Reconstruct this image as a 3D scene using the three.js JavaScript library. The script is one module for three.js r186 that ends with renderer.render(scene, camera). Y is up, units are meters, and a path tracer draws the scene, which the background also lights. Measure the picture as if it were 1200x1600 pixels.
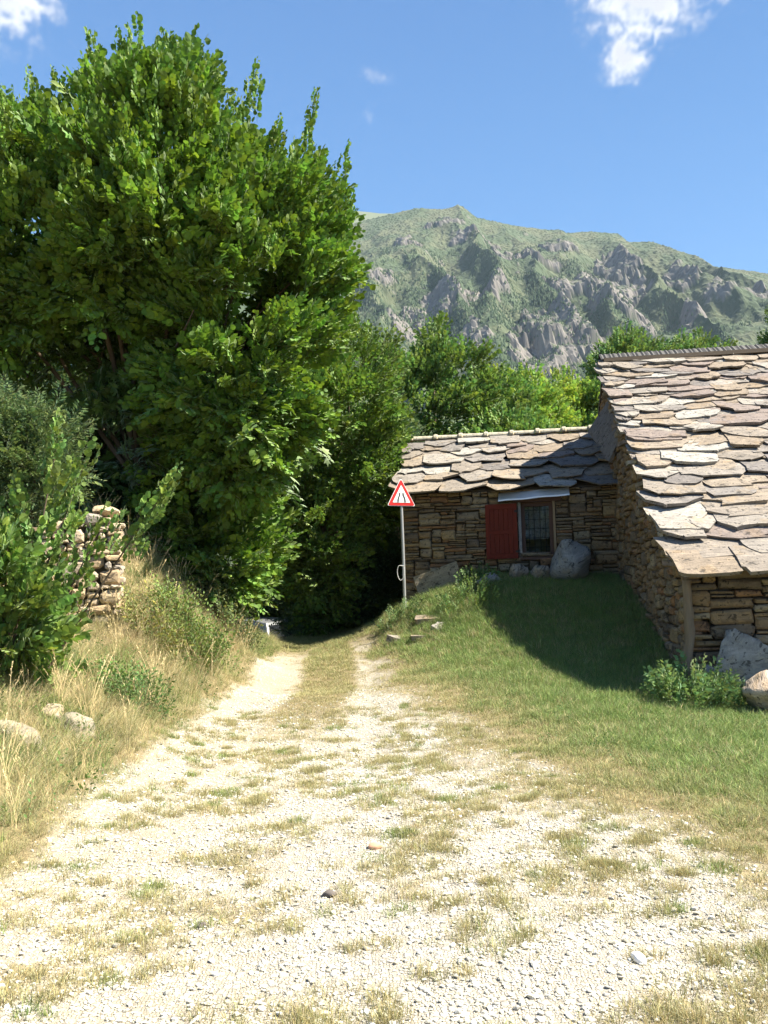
import * as THREE from 'three';
import { mergeGeometries, mergeVertices } from 'three/addons/utils/BufferGeometryUtils.js';
import { createNoise2D, createNoise3D } from 'simplex-noise';

// ───────────────────────── camera, sky, sun, exposure ─────────────────────────
const scene = new THREE.Scene();
const camera = new THREE.PerspectiveCamera(67, 0.75, 0.05, 12000);
camera.position.set(0, 1.6, 0);
camera.rotation.order = 'YXZ';
camera.rotation.set(THREE.MathUtils.degToRad(4.26), 0, THREE.MathUtils.degToRad(-1.5));

const renderer = new THREE.WebGLRenderer({ antialias: true });
renderer.toneMapping = THREE.LinearToneMapping;
renderer.toneMappingExposure = 3.6;
renderer.shadowMap.enabled = true;

const SUN = new THREE.Vector3(0.75, 1, 0.07).normalize();
const sun = new THREE.DirectionalLight(new THREE.Color().setRGB(1, 0.93, 0.80), 5);
sun.name = 'sun';
sun.position.copy(SUN).multiplyScalar(60);
sun.castShadow = true;
sun.shadow.radius = 1;
sun.shadow.mapSize.set(4096, 4096);
Object.assign(sun.shadow.camera, { left: -30, right: 30, top: 30, bottom: -30, near: 1, far: 160 });
scene.add(sun, sun.target);

function mulberry(a) {
  return () => { a = (a + 0x6d2b79f5) | 0; let t = Math.imul(a ^ (a >>> 15), 1 | a); t = (t + Math.imul(t ^ (t >>> 7), 61 | t)) ^ t; return ((t ^ (t >>> 14)) >>> 0) / 4294967296; };
}
const n2 = createNoise2D(mulberry(11)), n3 = createNoise3D(mulberry(12));
const clamp = (x, a = 0, b = 1) => Math.min(b, Math.max(a, x));
const lerp = (a, b, t) => a + (b - a) * t;
const smooth = (a, b, x) => { const t = clamp((x - a) / (b - a)); return t * t * (3 - 2 * t); };
function fbm(x, y, oct = 4) { let s = 0, a = 0.5; for (let i = 0; i < oct; i++) { s += a * n2(x, y); x = x * 2.03 + 17.1; y = y * 2.03 - 9.3; a *= 0.5; } return s; }
const RGB = (r, g, b) => new THREE.Color().setRGB(r, g, b);
const V = (x, y, z) => new THREE.Vector3(x, y, z);

{ // a summer sky: blue deepening with height, a few torn cumulus scraps all round
  const W = 3072, H = 1536, data = new Float32Array(W * H * 4);
  const scraps = [ // azimuth (0 = where the track leads), elevation, radii, strength
    [20.8, 36.4, 3.6, 3.0, 1.25], [18.9, 33.0, 1.5, 1.7, 1.15], [26.0, 36.2, 6.0, 1.7, 1.3],
    [-28.0, 36.0, 3.8, 3.0, 1.2], [0.3, 33.7, 1.5, 0.9, 0.40], [-0.2, 31.5, 0.8, 1.0, 0.36],
    [-75, 36, 9, 5, 1], [-110, 30, 12, 5, 1], [-150, 41, 10, 6, 1], [165, 33, 13, 5, 1], [118, 28, 11, 4, 1], [80, 45, 8, 6, 1], [52, 50, 6, 5, 1], [-55, 62, 9, 6, 1], [140, 64, 10, 8, 1],
  ];
  for (let j = 0; j < H; j++) {
    const el = ((j + 0.5) / H - 0.5) * 180, s = clamp(el / 90);
    const k = Math.pow(1 - s, 2.6), haze = Math.pow(1 - s, 9);
    const base = [lerp(0.015, 0.062, k) + 0.02 * haze, lerp(0.046, 0.185, k) + 0.02 * haze, lerp(0.137, 0.357, k) + 0.015 * haze];
    for (let i = 0; i < W; i++) {
      const o = (j * W + i) * 4;
      let r = base[0], g = base[1], b = base[2];
      if (el > 12) {
        const az = ((i + 0.5) / W) * 360 - 180; // three.js: u = 0.5 looks along +x
        let a = az + 90; if (a > 180) a -= 360;  // 0 = -z
        let best = 0, lx = 0, ly = 0;
        for (const c of scraps) {
          let dx = a - c[0]; if (dx > 180) dx -= 360; if (dx < -180) dx += 360;
          dx *= Math.cos(el * Math.PI / 180);
          const dy = el - c[1];
          if (Math.abs(dx) > c[2] * 2.4 || Math.abs(dy) > c[3] * 2.4) continue;
          const m = c[4] * Math.exp(-((dx / c[2]) ** 2 + (dy / c[3]) ** 2) * 0.9);
          if (m > best) { best = m; lx = dx; ly = dy; }
        }
        if (best > 0.02) {
          const w1 = fbm(a * 0.35 + 3, el * 0.4, 3), w = fbm(a * 0.30 + w1 * 0.9 - el * 0.22, el * 0.55 + 8 + a * 0.12, 6), fine = fbm(a * 1.7 - el * 1.1, el * 2.2, 5);
          const dens = best * 1.25 + w * 0.6 * (0.4 + best) + fine * 0.14 - 0.44;
          const alpha = Math.pow(smooth(-0.15, 0.9, dens), 1.2), lit = 0.80 + 0.20 * smooth(0.1, 0.7, dens + fine * 0.5) - 0.22 * smooth(0.55, 1.0, dens - w * 0.5);
          r = lerp(r, 0.31 * lit, alpha); g = lerp(g, 0.318 * lit, alpha); b = lerp(b, 0.333 * lit, alpha);
        }
      }
      data[o] = r; data[o + 1] = g; data[o + 2] = b; data[o + 3] = 1;
    }
  }
  const t = new THREE.DataTexture(data, W, H, THREE.RGBAFormat, THREE.FloatType);
  t.mapping = THREE.EquirectangularReflectionMapping; t.magFilter = THREE.LinearFilter; t.needsUpdate = true;
  scene.background = t; scene.environment = t;
}
scene.fog = new THREE.FogExp2(RGB(0.62, 0.76, 0.95), 0.000042);

// ───────────────────────── helpers ─────────────────────────
const taken = new Map();
function numbered(name) { const n = taken.get(name) ?? 0; taken.set(name, n + 1); return n ? `${name}_${String(n).padStart(3, '0')}` : name; }
function tag(o, label, category, group, kind) {
  if (label) o.userData.label = label;
  if (category) o.userData.category = category;
  if (group) o.userData.group = group;
  if (kind) o.userData.kind = kind;
  return o;
}
function thing(name, label, category, pos = [0, 0, 0], turn = 0, group) {
  const o = new THREE.Group(); o.name = numbered(name); o.position.set(...pos); o.rotation.y = turn; scene.add(o);
  return tag(o, label, category, group);
}
function mesh(name, geo, mat, parent = scene) {
  const m = new THREE.Mesh(geo, mat); m.name = parent === scene ? numbered(name) : name; m.castShadow = m.receiveShadow = true; parent.add(m); return m;
}
function structure(name, geo, mat, label) { const m = mesh(name, geo, mat); m.userData.kind = 'structure'; if (label) m.userData.label = label; return m; }
function instanced(name, geo, mat, mats, cols, parent = scene) {
  const m = new THREE.InstancedMesh(geo, mat, mats.length); m.name = parent === scene ? numbered(name) : name;
  const c = new THREE.Color();
  mats.forEach((x, i) => { m.setMatrixAt(i, x); if (cols) m.setColorAt(i, c.setRGB(...cols[i])); });
  m.castShadow = m.receiveShadow = true; m.userData.kind = 'stuff'; parent.add(m); return m;
}
class Build { // triangles with uv, flat normals unless smoothed
  constructor() { this.p = []; this.u = []; this.c = []; }
  tri(a, b, c, ua, ub, uc) { this.p.push(...a, ...b, ...c); this.u.push(...(ua ?? [a[0], a[1]]), ...(ub ?? [b[0], b[1]]), ...(uc ?? [c[0], c[1]])); }
  quad(a, b, c, d, ua, ub, uc, ud) { this.tri(a, b, c, ua, ub, uc); this.tri(a, c, d, ua, uc, ud); }
  geo(soft = false) {
    let g = new THREE.BufferGeometry();
    g.setAttribute('position', new THREE.Float32BufferAttribute(this.p, 3));
    g.setAttribute('uv', new THREE.Float32BufferAttribute(this.u, 2));
    if (this.c.length === this.p.length) g.setAttribute('color', new THREE.Float32BufferAttribute(this.c, 3));
    if (soft) { g.deleteAttribute('uv'); g = mergeVertices(g, 1e-4); }
    g.computeVertexNormals(); return g;
  }
}
function box(w, h, d, x = 0, y = 0, z = 0) { const g = new THREE.BoxGeometry(w, h, d); g.translate(x, y, z); return g; }
function bevelBox(w, h, d, b = 0.006) {
  const s = new THREE.Shape(); s.moveTo(-w / 2 + b, -h / 2 + b); s.lineTo(w / 2 - b, -h / 2 + b); s.lineTo(w / 2 - b, h / 2 - b); s.lineTo(-w / 2 + b, h / 2 - b); s.closePath();
  const g = new THREE.ExtrudeGeometry(s, { depth: d - 2 * b, bevelEnabled: true, bevelThickness: b, bevelSize: b, bevelSegments: 1 }); g.translate(0, 0, -d / 2 + b); return g;
}
function tube(points, r0, r1, sides = 7, rough = 0, seed = 1) { // tapered branch through points
  const curve = new THREE.CatmullRomCurve3(points.map((p) => (p.isVector3 ? p : V(...p)))), n = Math.max(4, points.length * 4), P = [], U = [], I = [];
  const fr = curve.computeFrenetFrames(n, false), rnd = mulberry(seed);
  const len = curve.getLength();
  for (let i = 0; i <= n; i++) {
    const c = curve.getPoint(i / n), r = lerp(r0, r1, i / n);
    for (let k = 0; k <= sides; k++) {
      const a = (k % sides) / sides * Math.PI * 2, rr = r * (1 + rough * n3(Math.cos(a) * 1.3 + seed, Math.sin(a) * 1.3, i * 0.5));
      const d = fr.normals[i].clone().multiplyScalar(Math.cos(a) * rr).addScaledVector(fr.binormals[i], Math.sin(a) * rr);
      P.push(c.x + d.x, c.y + d.y, c.z + d.z); U.push(k / sides * r0 * 6.28, i / n * len);
    }
  }
  for (let i = 0; i < n; i++) for (let k = 0; k < sides; k++) { const a = i * (sides + 1) + k, b = a + sides + 1; I.push(a, a + 1, b, b, a + 1, b + 1); }
  const top = P.length / 3, e = curve.getPoint(1); P.push(e.x, e.y, e.z); U.push(0, len);
  for (let k = 0; k < sides; k++) I.push(n * (sides + 1) + k, n * (sides + 1) + k + 1, top);
  const g = new THREE.BufferGeometry(); g.setAttribute('position', new THREE.Float32BufferAttribute(P, 3)); g.setAttribute('uv', new THREE.Float32BufferAttribute(U, 2)); g.setIndex(I); g.computeVertexNormals(); return g;
}

// ───────────────────────── textures ─────────────────────────
const toS = (l) => Math.round(255 * clamp(l <= 0.0031308 ? l * 12.92 : 1.055 * Math.pow(l, 1 / 2.4) - 0.055));
function makeTex(size, fn, srgb = true) {
  const d = new Uint8Array(size * size * 4);
  for (let y = 0; y < size; y++) for (let x = 0; x < size; x++) { const c = fn(x / size, y / size), o = (y * size + x) * 4; for (let k = 0; k < 3; k++) d[o + k] = srgb ? toS(c[k]) : Math.round(255 * clamp(c[k])); d[o + 3] = 255; }
  const t = new THREE.DataTexture(d, size, size); t.wrapS = t.wrapT = THREE.RepeatWrapping; t.magFilter = THREE.LinearFilter; t.minFilter = THREE.LinearMipmapLinearFilter; t.generateMipmaps = true;
  if (srgb) t.colorSpace = THREE.SRGBColorSpace; t.needsUpdate = true; return t;
}
const hash = (x, y, s = 0) => { let h = Math.imul(x | 0, 374761393) ^ Math.imul(y | 0, 668265263) ^ Math.imul(s | 0, 2147483647 - 61); h = Math.imul(h ^ (h >>> 13), 1274126177); return ((h ^ (h >>> 16)) >>> 0) / 4294967296; };
function tn(x, y, px, py, s = 0) { // tiling value noise, 0..1
  const xi = Math.floor(x), yi = Math.floor(y), fx = x - xi, fy = y - yi, u = fx * fx * (3 - 2 * fx), v = fy * fy * (3 - 2 * fy), m = (a, p) => ((a % p) + p) % p;
  const a = hash(m(xi, px), m(yi, py), s), b = hash(m(xi + 1, px), m(yi, py), s), c = hash(m(xi, px), m(yi + 1, py), s), d = hash(m(xi + 1, px), m(yi + 1, py), s);
  return lerp(lerp(a, b, u), lerp(c, d, u), v);
}
function tf(u, v, fx, fy, oct, s) { let a = 0.5, t = 0, w = 0; for (let i = 0; i < oct; i++) { t += a * tn(u * fx, v * fy, fx, fy, s + i); w += a; a *= 0.55; fx *= 2; fy *= 2; } return t / w; }
function worley(u, v, n, s) { // tiling: [distance to nearest, second nearest, id]
  const x = u * n, y = v * n, xi = Math.floor(x), yi = Math.floor(y); let d1 = 9, d2 = 9, id = 0;
  for (let j = -1; j <= 1; j++) for (let i = -1; i <= 1; i++) {
    const cx = ((xi + i) % n + n) % n, cy = ((yi + j) % n + n) % n, dx = xi + i + 0.15 + 0.7 * hash(cx, cy, s) - x, dy = yi + j + 0.15 + 0.7 * hash(cx, cy, s + 1) - y, d = Math.sqrt(dx * dx + dy * dy);
    if (d < d1) { d2 = d1; d1 = d; id = hash(cx, cy, s + 2); } else if (d < d2) d2 = d;
  }
  return [d1, d2, id];
}
// schist: fine streaks along u, mottled, pale lichen and dark specks (1 m tile)
const stoneTex = makeTex(1024, (u, v) => {
  const streak = tf(u, v, 6, 60, 4, 3), mot = tf(u, v, 8, 8, 5, 9), fine = tf(u, v, 90, 90, 2, 21), lich = smooth(0.63, 0.72, tf(u, v, 14, 14, 4, 33)), dark = smooth(0.64, 0.74, tf(u, v, 20, 26, 4, 51)), rust = smooth(0.56, 0.72, tf(u, v, 5, 5, 4, 71));
  let k = 0.20 + 0.40 * streak + 0.42 * mot + 0.26 * fine - 0.06, r = k, g = k, b = k;
  r *= lerp(1, 1.06, rust); b *= lerp(1, 0.84, rust); g *= lerp(1, 0.98, rust);
  r = lerp(r, 0.90, lich * 0.7); g = lerp(g, 0.88, lich * 0.7); b = lerp(b, 0.80, lich * 0.7);
  const dk = 1 - 0.68 * dark; return [r * dk, g * dk, b * dk];
});
const stoneBump = makeTex(1024, (u, v) => { const k = 0.45 * tf(u, v, 5, 40, 5, 3) + 0.35 * tf(u, v, 10, 12, 5, 9) + 0.2 * tf(u, v, 80, 80, 3, 21); return [k, k, k]; }, false);
const grainBump = makeTex(512, (u, v) => { const k = tf(u, v, 40, 40, 4, 5); return [k, k, k]; }, false);
// trodden gravel (2.4 m tile): stones of two sizes in a sandy matrix
const gravel = (u, v) => {
  const [a1, a2, ai] = worley(u, v, 46, 5), [b1, b2, bi] = worley(u, v, 118, 15), e1 = smooth(0.03, 0.22, a2 - a1), e2 = smooth(0.04, 0.3, b2 - b1);
  const big = ai > 0.62 ? e1 * smooth(0.62, 0.34, a1) : 0;
  return { big, e2, ai, bi, f: tf(u, v, 120, 120, 2, 7) };
};
const gravelTex = makeTex(1024, (u, v) => {
  const { big, e2, ai, bi, f } = gravel(u, v), st = big > 0.15 ? 0.74 + 0.26 * ((ai * 7.3) % 1) : lerp(0.64, 0.66 + 0.32 * bi, e2), k = st * (0.86 + 0.2 * f), w = big > 0.15 ? 1 : e2;
  return [k, k * lerp(0.94, 0.985, w), k * lerp(0.80, 0.95, w)];
});
const gravelBump = makeTex(1024, (u, v) => { const { big, e2, bi, f } = gravel(u, v), k = Math.max(big, e2 * (0.15 + 0.5 * bi) + 0.25 * f); return [k, k, k]; }, false);
const barkTex = makeTex(512, (u, v) => { const k = 0.45 + 0.45 * tf(u, v, 26, 5, 4, 2) + 0.2 * tf(u, v, 12, 12, 3, 6) - 0.12; return [k, k * 0.95, k * 0.88]; });
const woodTex = makeTex(512, (u, v) => { const k = 0.5 + 0.35 * tf(u, v, 60, 3, 4, 12) + 0.25 * tf(u, v, 9, 2, 3, 16) - 0.08; return [k, k * 0.97, k * 0.92]; });
const woodBump = makeTex(512, (u, v) => { const k = tf(u, v, 60, 3, 4, 12); return [k, k, k]; }, false);

// ───────────────────────── materials ─────────────────────────
const std = (o) => new THREE.MeshStandardMaterial({ roughness: 0.92, ...o });
const stoneMat = (r, g, b, bump = 0.012) => std({ color: RGB(r, g, b), map: stoneTex, bumpMap: stoneBump, bumpScale: bump, flatShading: true });
const WALLS = [[0.313, 0.211, 0.111], [0.258, 0.181, 0.100], [0.373, 0.267, 0.141], [0.217, 0.161, 0.102], [0.293, 0.230, 0.150], [0.322, 0.178, 0.087], [0.196, 0.145, 0.094], [0.365, 0.288, 0.181]].map((c) => stoneMat(...c));
const RUBBLE = [[0.554, 0.428, 0.269], [0.487, 0.395, 0.277], [0.420, 0.361, 0.286], [0.588, 0.470, 0.319], [0.504, 0.370, 0.218]].map((c) => stoneMat(...c));
const SLABS = [[0.311, 0.276, 0.237], [0.361, 0.327, 0.284], [0.260, 0.234, 0.211], [0.294, 0.234, 0.172], [0.260, 0.208, 0.181], [0.420, 0.395, 0.353], [0.336, 0.276, 0.211], [0.210, 0.187, 0.172], [0.294, 0.251, 0.206]].map((c) => stoneMat(...c, 0.022));
const M = {
  core: std({ color: RGB(0.22, 0.165, 0.105), map: stoneTex }),
  mortar: std({ color: RGB(0.40, 0.33, 0.23), bumpMap: grainBump, bumpScale: 0.02, map: stoneTex }),
  deck: std({ color: RGB(0.10, 0.075, 0.05), map: woodTex }),
  bark: std({ color: RGB(0.17, 0.13, 0.09), map: barkTex, bumpMap: barkTex, bumpScale: 0.012 }),
  post: std({ color: RGB(0.27, 0.205, 0.14), map: woodTex, bumpMap: woodBump, bumpScale: 0.008 }),
  shutter: std({ color: RGB(0.19, 0.028, 0.014), map: woodTex, roughness: 0.95 }),
  frame: std({ color: RGB(0.115, 0.05, 0.028), map: woodTex, roughness: 0.6 }),
  paleWood: std({ color: RGB(0.36, 0.27, 0.17), map: woodTex }),
  plaster: std({ color: RGB(0.62, 0.60, 0.57), bumpMap: grainBump, bumpScale: 0.01, map: stoneTex }),
  iron: std({ color: RGB(0.02, 0.02, 0.02), roughness: 0.5, metalness: 0.6 }),
  tin: std({ color: RGB(0.6, 0.6, 0.6), roughness: 0.42, metalness: 0.35, bumpMap: grainBump, bumpScale: 0.002 }),
  zinc: std({ color: RGB(0.11, 0.105, 0.10), roughness: 0.65, metalness: 0.25, bumpMap: grainBump, bumpScale: 0.003 }),
  ridge: std({ color: RGB(0.62, 0.56, 0.43), bumpMap: grainBump, bumpScale: 0.006, map: stoneTex }),
  glass: new THREE.MeshPhysicalMaterial({ color: 0xffffff, roughness: 0.03, transmission: 1, thickness: 0, ior: 1.52 }),
  lace: std({ color: RGB(0.55, 0.58, 0.60), map: stoneTex }),
  boulder: std({ color: RGB(0.36, 0.31, 0.24), map: stoneTex, bumpMap: stoneBump, bumpScale: 0.02 }),
  boulderGrey: std({ color: RGB(0.34, 0.33, 0.30), map: stoneTex, bumpMap: stoneBump, bumpScale: 0.02 }),
  boulderWarm: std({ color: RGB(0.54, 0.43, 0.33), map: stoneTex, bumpMap: stoneBump, bumpScale: 0.025 }),
  pole: std({ color: RGB(0.46, 0.46, 0.45), roughness: 0.48, metalness: 0.55, bumpMap: grainBump, bumpScale: 0.001 }),
  signRed: std({ color: RGB(0.52, 0.018, 0.014), roughness: 0.45 }),
  signWhite: std({ color: RGB(0.84, 0.84, 0.82), roughness: 0.5 }),
  signBlack: std({ color: RGB(0.025, 0.025, 0.025), roughness: 0.5 }),
  signBack: std({ color: RGB(0.4, 0.4, 0.4), roughness: 0.5, metalness: 0.5 }),
  wire: std({ color: RGB(0.55, 0.55, 0.53), roughness: 0.5 }),
};
const leafMat = (r, g, b, tr = 0.42, rough = 0.85) => new THREE.MeshPhysicalMaterial({ color: RGB(r, g, b), roughness: rough, transmission: tr, thickness: 0, side: THREE.DoubleSide, specularIntensity: 0.6, vertexColors: true });

// ───────────────────────── the lie of the land ─────────────────────────
const CP = [ // x, z, height
  [0, 4, 0], [-2, 4, 0], [3, 4, 0], [0, 0, 0], [-2, 0, 0.01], [2.5, 0, 0], [6, 2, 0.1], [0, -5, 0], [-1.9, -5, 0], [2, -5, -0.02], [4, -4, 0.02], [7, -5, 0.05], [-1, -10, 0], [-2.1, -8, 0], [0.3, -10, 0],
  [1.3, -8.2, -0.07], [3.9, -9, -0.15], [3.8, -10.1, -0.04], [2.4, -9, -0.06], [6, -8, -0.1], [9, -8, 0], [-1, -14, 0.05], [-0.25, -14.5, 0.14], [-2.2, -14, 0.05], [-3, -18, 0.1], [-0.7, -18, 0.12], [-1.8, -19, 0.06],
  [-2, -23, -0.9], [-4, -22, -0.85], [-3.5, -25, -1.3], [-6, -27, -1.4], [0, -24, -0.8], [0.86, -14, 0.49], [0.37, -15.6, 0.8], [0.38, -16.4, 0.8], [-0.4, -16.6, 0.35], [1.86, -13, 0.49], [2.13, -14.5, 1.12], [1.12, -15.7, 1.1],
  [3.68, -14.8, 1.22], [4.57, -15.1, 1.27], [4.05, -12.6, 0.62], [2, -11, 0.1], [1, -11.5, 0.1], [0.9, -12.8, 0.22], [4.6, -17.5, 1.5], [0.5, -19.5, 0.5],
  [-2.0, -7, 0], [-2.0, -9, 0.0], [-2.0, -11, 0.0], [-1.9, -12.5, 0.02], [-2.5, -9, 0.13], [-2.5, -10, 0.15], [-2.5, -12, 0.16], [-3.0, -8.6, 0.5], [-3.0, -10.2, 0.72],
  [-2.3, -6.6, 0.04], [-2.35, -4.5, 0.03],  [-3.06, -6.5, 0.36], [-3.35, -7.5, 0.62], [-2.9, -4.5, 0.22], [-4, -5, 0.58], [-3.7, -9.6, 0.92], [-3.2, -9.8, 0.85], [-2.75, -11, 0.62], [-2.75, -13.2, 0.62],
  [-2.45, -13.8, 0.15], [-4, -11.6, 2.1], [-6, -11, 2.2], [-5.4, -9.2, 1.3], [-3.3, -12.4, 1.4], [-6, -7, 1.15], [-6, -4, 0.85], [-6, 0, 0.5], [-4, 0, 0.25], [-9, -8, 1.8], [-10, -16, 2.4], [-5, -17, 1.2], [-4.4, -14.4, 1.5],
  [10, -20, 1.8], [7, -14, 1.2], [0, -32, -1.6], [10, -36, -1], [-12, -30, -0.6], [-10, -22, 1.2], [20, -10, 1], [20, -30, 1], [-20, -10, 3], [-20, -30, 1], [-20, 4, 1.5], [20, 4, 0.6], [0, 14, 0], [-20, 14, 1], [20, 14, 0.6],
  [-40, -60, -6], [0, -60, -6], [40, -60, -5], [-40, 0, 4], [40, 0, 2], [0, -45, -3.5], [-30, 50, 1.5], [30, 50, 1], [0, 50, 0.5],
];
const TPS = (() => { // thin-plate spline through the heights
  const n = CP.length, N = n + 3, A = Array.from({ length: N }, () => new Float64Array(N + 1)), K = (d2) => (d2 > 0 ? 0.5 * d2 * Math.log(d2) : 0);
  for (let i = 0; i < n; i++) {
    for (let j = 0; j < n; j++) A[i][j] = K((CP[i][0] - CP[j][0]) ** 2 + (CP[i][1] - CP[j][1]) ** 2);
    A[i][i] += 0.02;
    const q = [1, CP[i][0], CP[i][1]]; for (let k = 0; k < 3; k++) { A[i][n + k] = q[k]; A[n + k][i] = q[k]; }
    A[i][N] = CP[i][2];
  }
  for (let c = 0; c < N; c++) {
    let p = c; for (let r = c + 1; r < N; r++) if (Math.abs(A[r][c]) > Math.abs(A[p][c])) p = r;
    [A[c], A[p]] = [A[p], A[c]];
    for (let r = c + 1; r < N; r++) { const f = A[r][c] / A[c][c]; if (f) for (let k = c; k <= N; k++) A[r][k] -= f * A[c][k]; }
  }
  const w = new Float64Array(N);
  for (let r = N - 1; r >= 0; r--) { let s = A[r][N]; for (let k = r + 1; k < N; k++) s -= A[r][k] * w[k]; w[r] = s / A[r][r]; }
  return (x, z) => { let s = w[n] + w[n + 1] * x + w[n + 2] * z; for (let i = 0; i < n; i++) s += w[i] * K((x - CP[i][0]) ** 2 + (z - CP[i][1]) ** 2); return s; };
})();
function edgeRight(z) { // where the lawn begins
  const T = [[4, 3.4], [0, 2.9], [-3.9, 2.1], [-4.6, 1.75], [-6, 1.2], [-8.5, 0.65], [-11, 0.05], [-14, -0.35], [-20, -0.5]];
  for (let i = 0; i < T.length - 1; i++) if (z <= T[i][0] && z >= T[i + 1][0]) return lerp(T[i][1], T[i + 1][1], (z - T[i][0]) / (T[i + 1][0] - T[i][0]));
  return z > 4 ? 3.4 : -0.5;
}
function turf(x, z) { // 0 bare gravel … 1 closed grass
  const w = 0.28 * fbm(x * 0.8, z * 0.5, 3) + 0.12 * fbm(x * 2.7, z * 2.1, 2);
  const right = smooth(-1.0, 0.75, x - edgeRight(z) + w * 1.9), left = smooth(0.12, -0.22, x + 2.12 + w * 0.7 + 0.05 * (z > -4 ? (z + 4) * -3 : 0));
  const strip = smooth(0.62, 0.28, Math.abs(x + 1.0 + 0.1 * Math.sin(z * 0.7)) + w * 0.3) * smooth(-6.5, -10.5, z), rut = Math.max(Math.exp(-(((x + 1.75) / 0.3) ** 2)), Math.exp(-(((x + 0.2) / 0.35) ** 2))) * smooth(-3, -6, z);
  const far = smooth(-13.5, -16.5, z + w);
  const spots = smooth(0.08, 0.42, fbm(x * 0.75 + 5, z * 0.75, 3) + 0.35 * fbm(x * 4, z * 4, 2) - 0.3 * rut) * 0.54;
  return clamp(Math.max(right, left, strip * 0.9, far, spots));
}
const ground = (x, z) => TPS(x, z) + 0.07 * fbm(x * 1.1 + 30, z * 1.1, 3) * smooth(0.15, 0.6, TPS(x, z)) + 0.018 * fbm(x * 0.9, z * 0.9, 3) * smooth(40, 12, Math.hypot(x, z)) - 0.025 * (Math.exp(-(((x + 1.75) / 0.22) ** 2)) + Math.exp(-(((x + 0.25) / 0.22) ** 2))) * smooth(-6, -9, z) * smooth(-19, -15, z) + 0.012 * turf(x, z);

function axis(parts) { const out = []; for (const [a, b, s] of parts) { const n = Math.round(Math.abs(b - a) / s); for (let i = 0; i < n; i++) out.push(a + (b - a) * i / n); } out.push(parts[parts.length - 1][1]); return out; }
{ // one sheet, fine where the track is
  const xs = axis([[-60, -14, 2], [-14, -5, 0.25], [-5, 6, 0.06], [6, 14, 0.3], [14, 60, 2]]), zs = axis([[60, 14, 2], [14, 2, 0.8], [2, -12, 0.06], [-12, -20, 0.1], [-20, -40, 0.5], [-40, -64, 2]]);
  const P = [], U = [], C = [], I = [];
  for (const z of zs) for (const x of xs) {
    const t = turf(x, z), a = 0.5 + 0.5 * fbm(x * 0.7, z * 0.7, 3), b = 0.5 + 0.5 * fbm(x * 3 + 40, z * 3, 3), s = smooth(0.3, -1.6, x + 0.6 * fbm(x * 0.4, z * 0.3, 2)) * smooth(0.2, 0.6, a + 0.12);
    const g = [lerp(0.60, 0.60, s), lerp(0.56, 0.535, s), lerp(0.49, 0.42, s)], e = [lerp(0.28, 0.44, b), lerp(0.22, 0.36, b), lerp(0.10, 0.20, b)], k = smooth(0.25, 0.8, t + 0.3 * (b - 0.5));
    P.push(x, ground(x, z), z); U.push(x / 1.7, z / 1.7);
    for (let c = 0; c < 3; c++) C.push(0.68 * lerp(g[c] * (0.82 + 0.34 * b), e[c], k));
  }
  const w = xs.length; for (let j = 0; j < zs.length - 1; j++) for (let i = 0; i < w - 1; i++) { const a = j * w + i; I.push(a, a + 1, a + w, a + 1, a + w + 1, a + w); }
  const g = new THREE.BufferGeometry(); g.setAttribute('position', new THREE.Float32BufferAttribute(P, 3)); g.setAttribute('uv', new THREE.Float32BufferAttribute(U, 2)); g.setAttribute('color', new THREE.Float32BufferAttribute(C, 3)); g.setIndex(I); g.computeVertexNormals();
  structure('ground', g, std({ vertexColors: true, map: gravelTex, bumpMap: gravelBump, bumpScale: 0.008, roughness: 1 }));
}
{ // the valley beyond, down to the foot of the mountain and out to the horizon
  const g = new THREE.PlaneGeometry(12000, 12000, 60, 60); g.rotateX(-Math.PI / 2); g.translate(0, -9, 0);
  structure('valley_floor', g, std({ color: RGB(0.10, 0.13, 0.045) }));
}

// ───────────────────────── mountain ─────────────────────────
const SKYLINE = [[-1400, 700], [-700, 960], [-400, 1120], [-152, 1178], [-62, 1205], [27, 1226], [139, 1250], [227, 1243], [262, 1248], [283, 1260], [300, 1250], [348, 1210], [469, 1180], [602, 1158], [628, 1162], [657, 1147], [734, 1150], [833, 1140], [854, 1110], [954, 1107], [1008, 1083], [1061, 1054], [1093, 1019], [1191, 1010], [1344, 983], [1700, 900], [2300, 640]];
const CRAGS = [ // x, distance, width, depth, how far it stands out
  [94, 2188, 34, 40, 20], [129, 1727, 62, 70, 28], [251, 1775, 46, 46, 20], [381, 2130, 62, 40, 36], [448, 2064, 42, 46, 42], [546, 2282, 50, 34, 30], [683, 2166, 50, 110, 52], [640, 2000, 60, 70, 40], [492, 1875, 60, 60, 36], [560, 1760, 58, 80, 42],
  [379, 1565, 78, 90, 62], [324, 1447, 70, 60, 30], [-86, 2025, 44, 50, 26], [-1, 1914, 34, 40, 22], [820, 2031, 46, 60, 26], [720, 1725, 44, 28, 16], [160, 1500, 50, 50, 22], [227, 2388, 60, 26, 18], [300, 2250, 70, 36, 20], [900, 1900, 60, 40, 14], [60, 1640, 44, 44, 22],
];
function skyH(x) { for (let i = 0; i < SKYLINE.length - 1; i++) if (x <= SKYLINE[i + 1][0]) return lerp(SKYLINE[i][1], SKYLINE[i + 1][1], clamp((x - SKYLINE[i][0]) / (SKYLINE[i + 1][0] - SKYLINE[i][0]))); return 640; }
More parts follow.
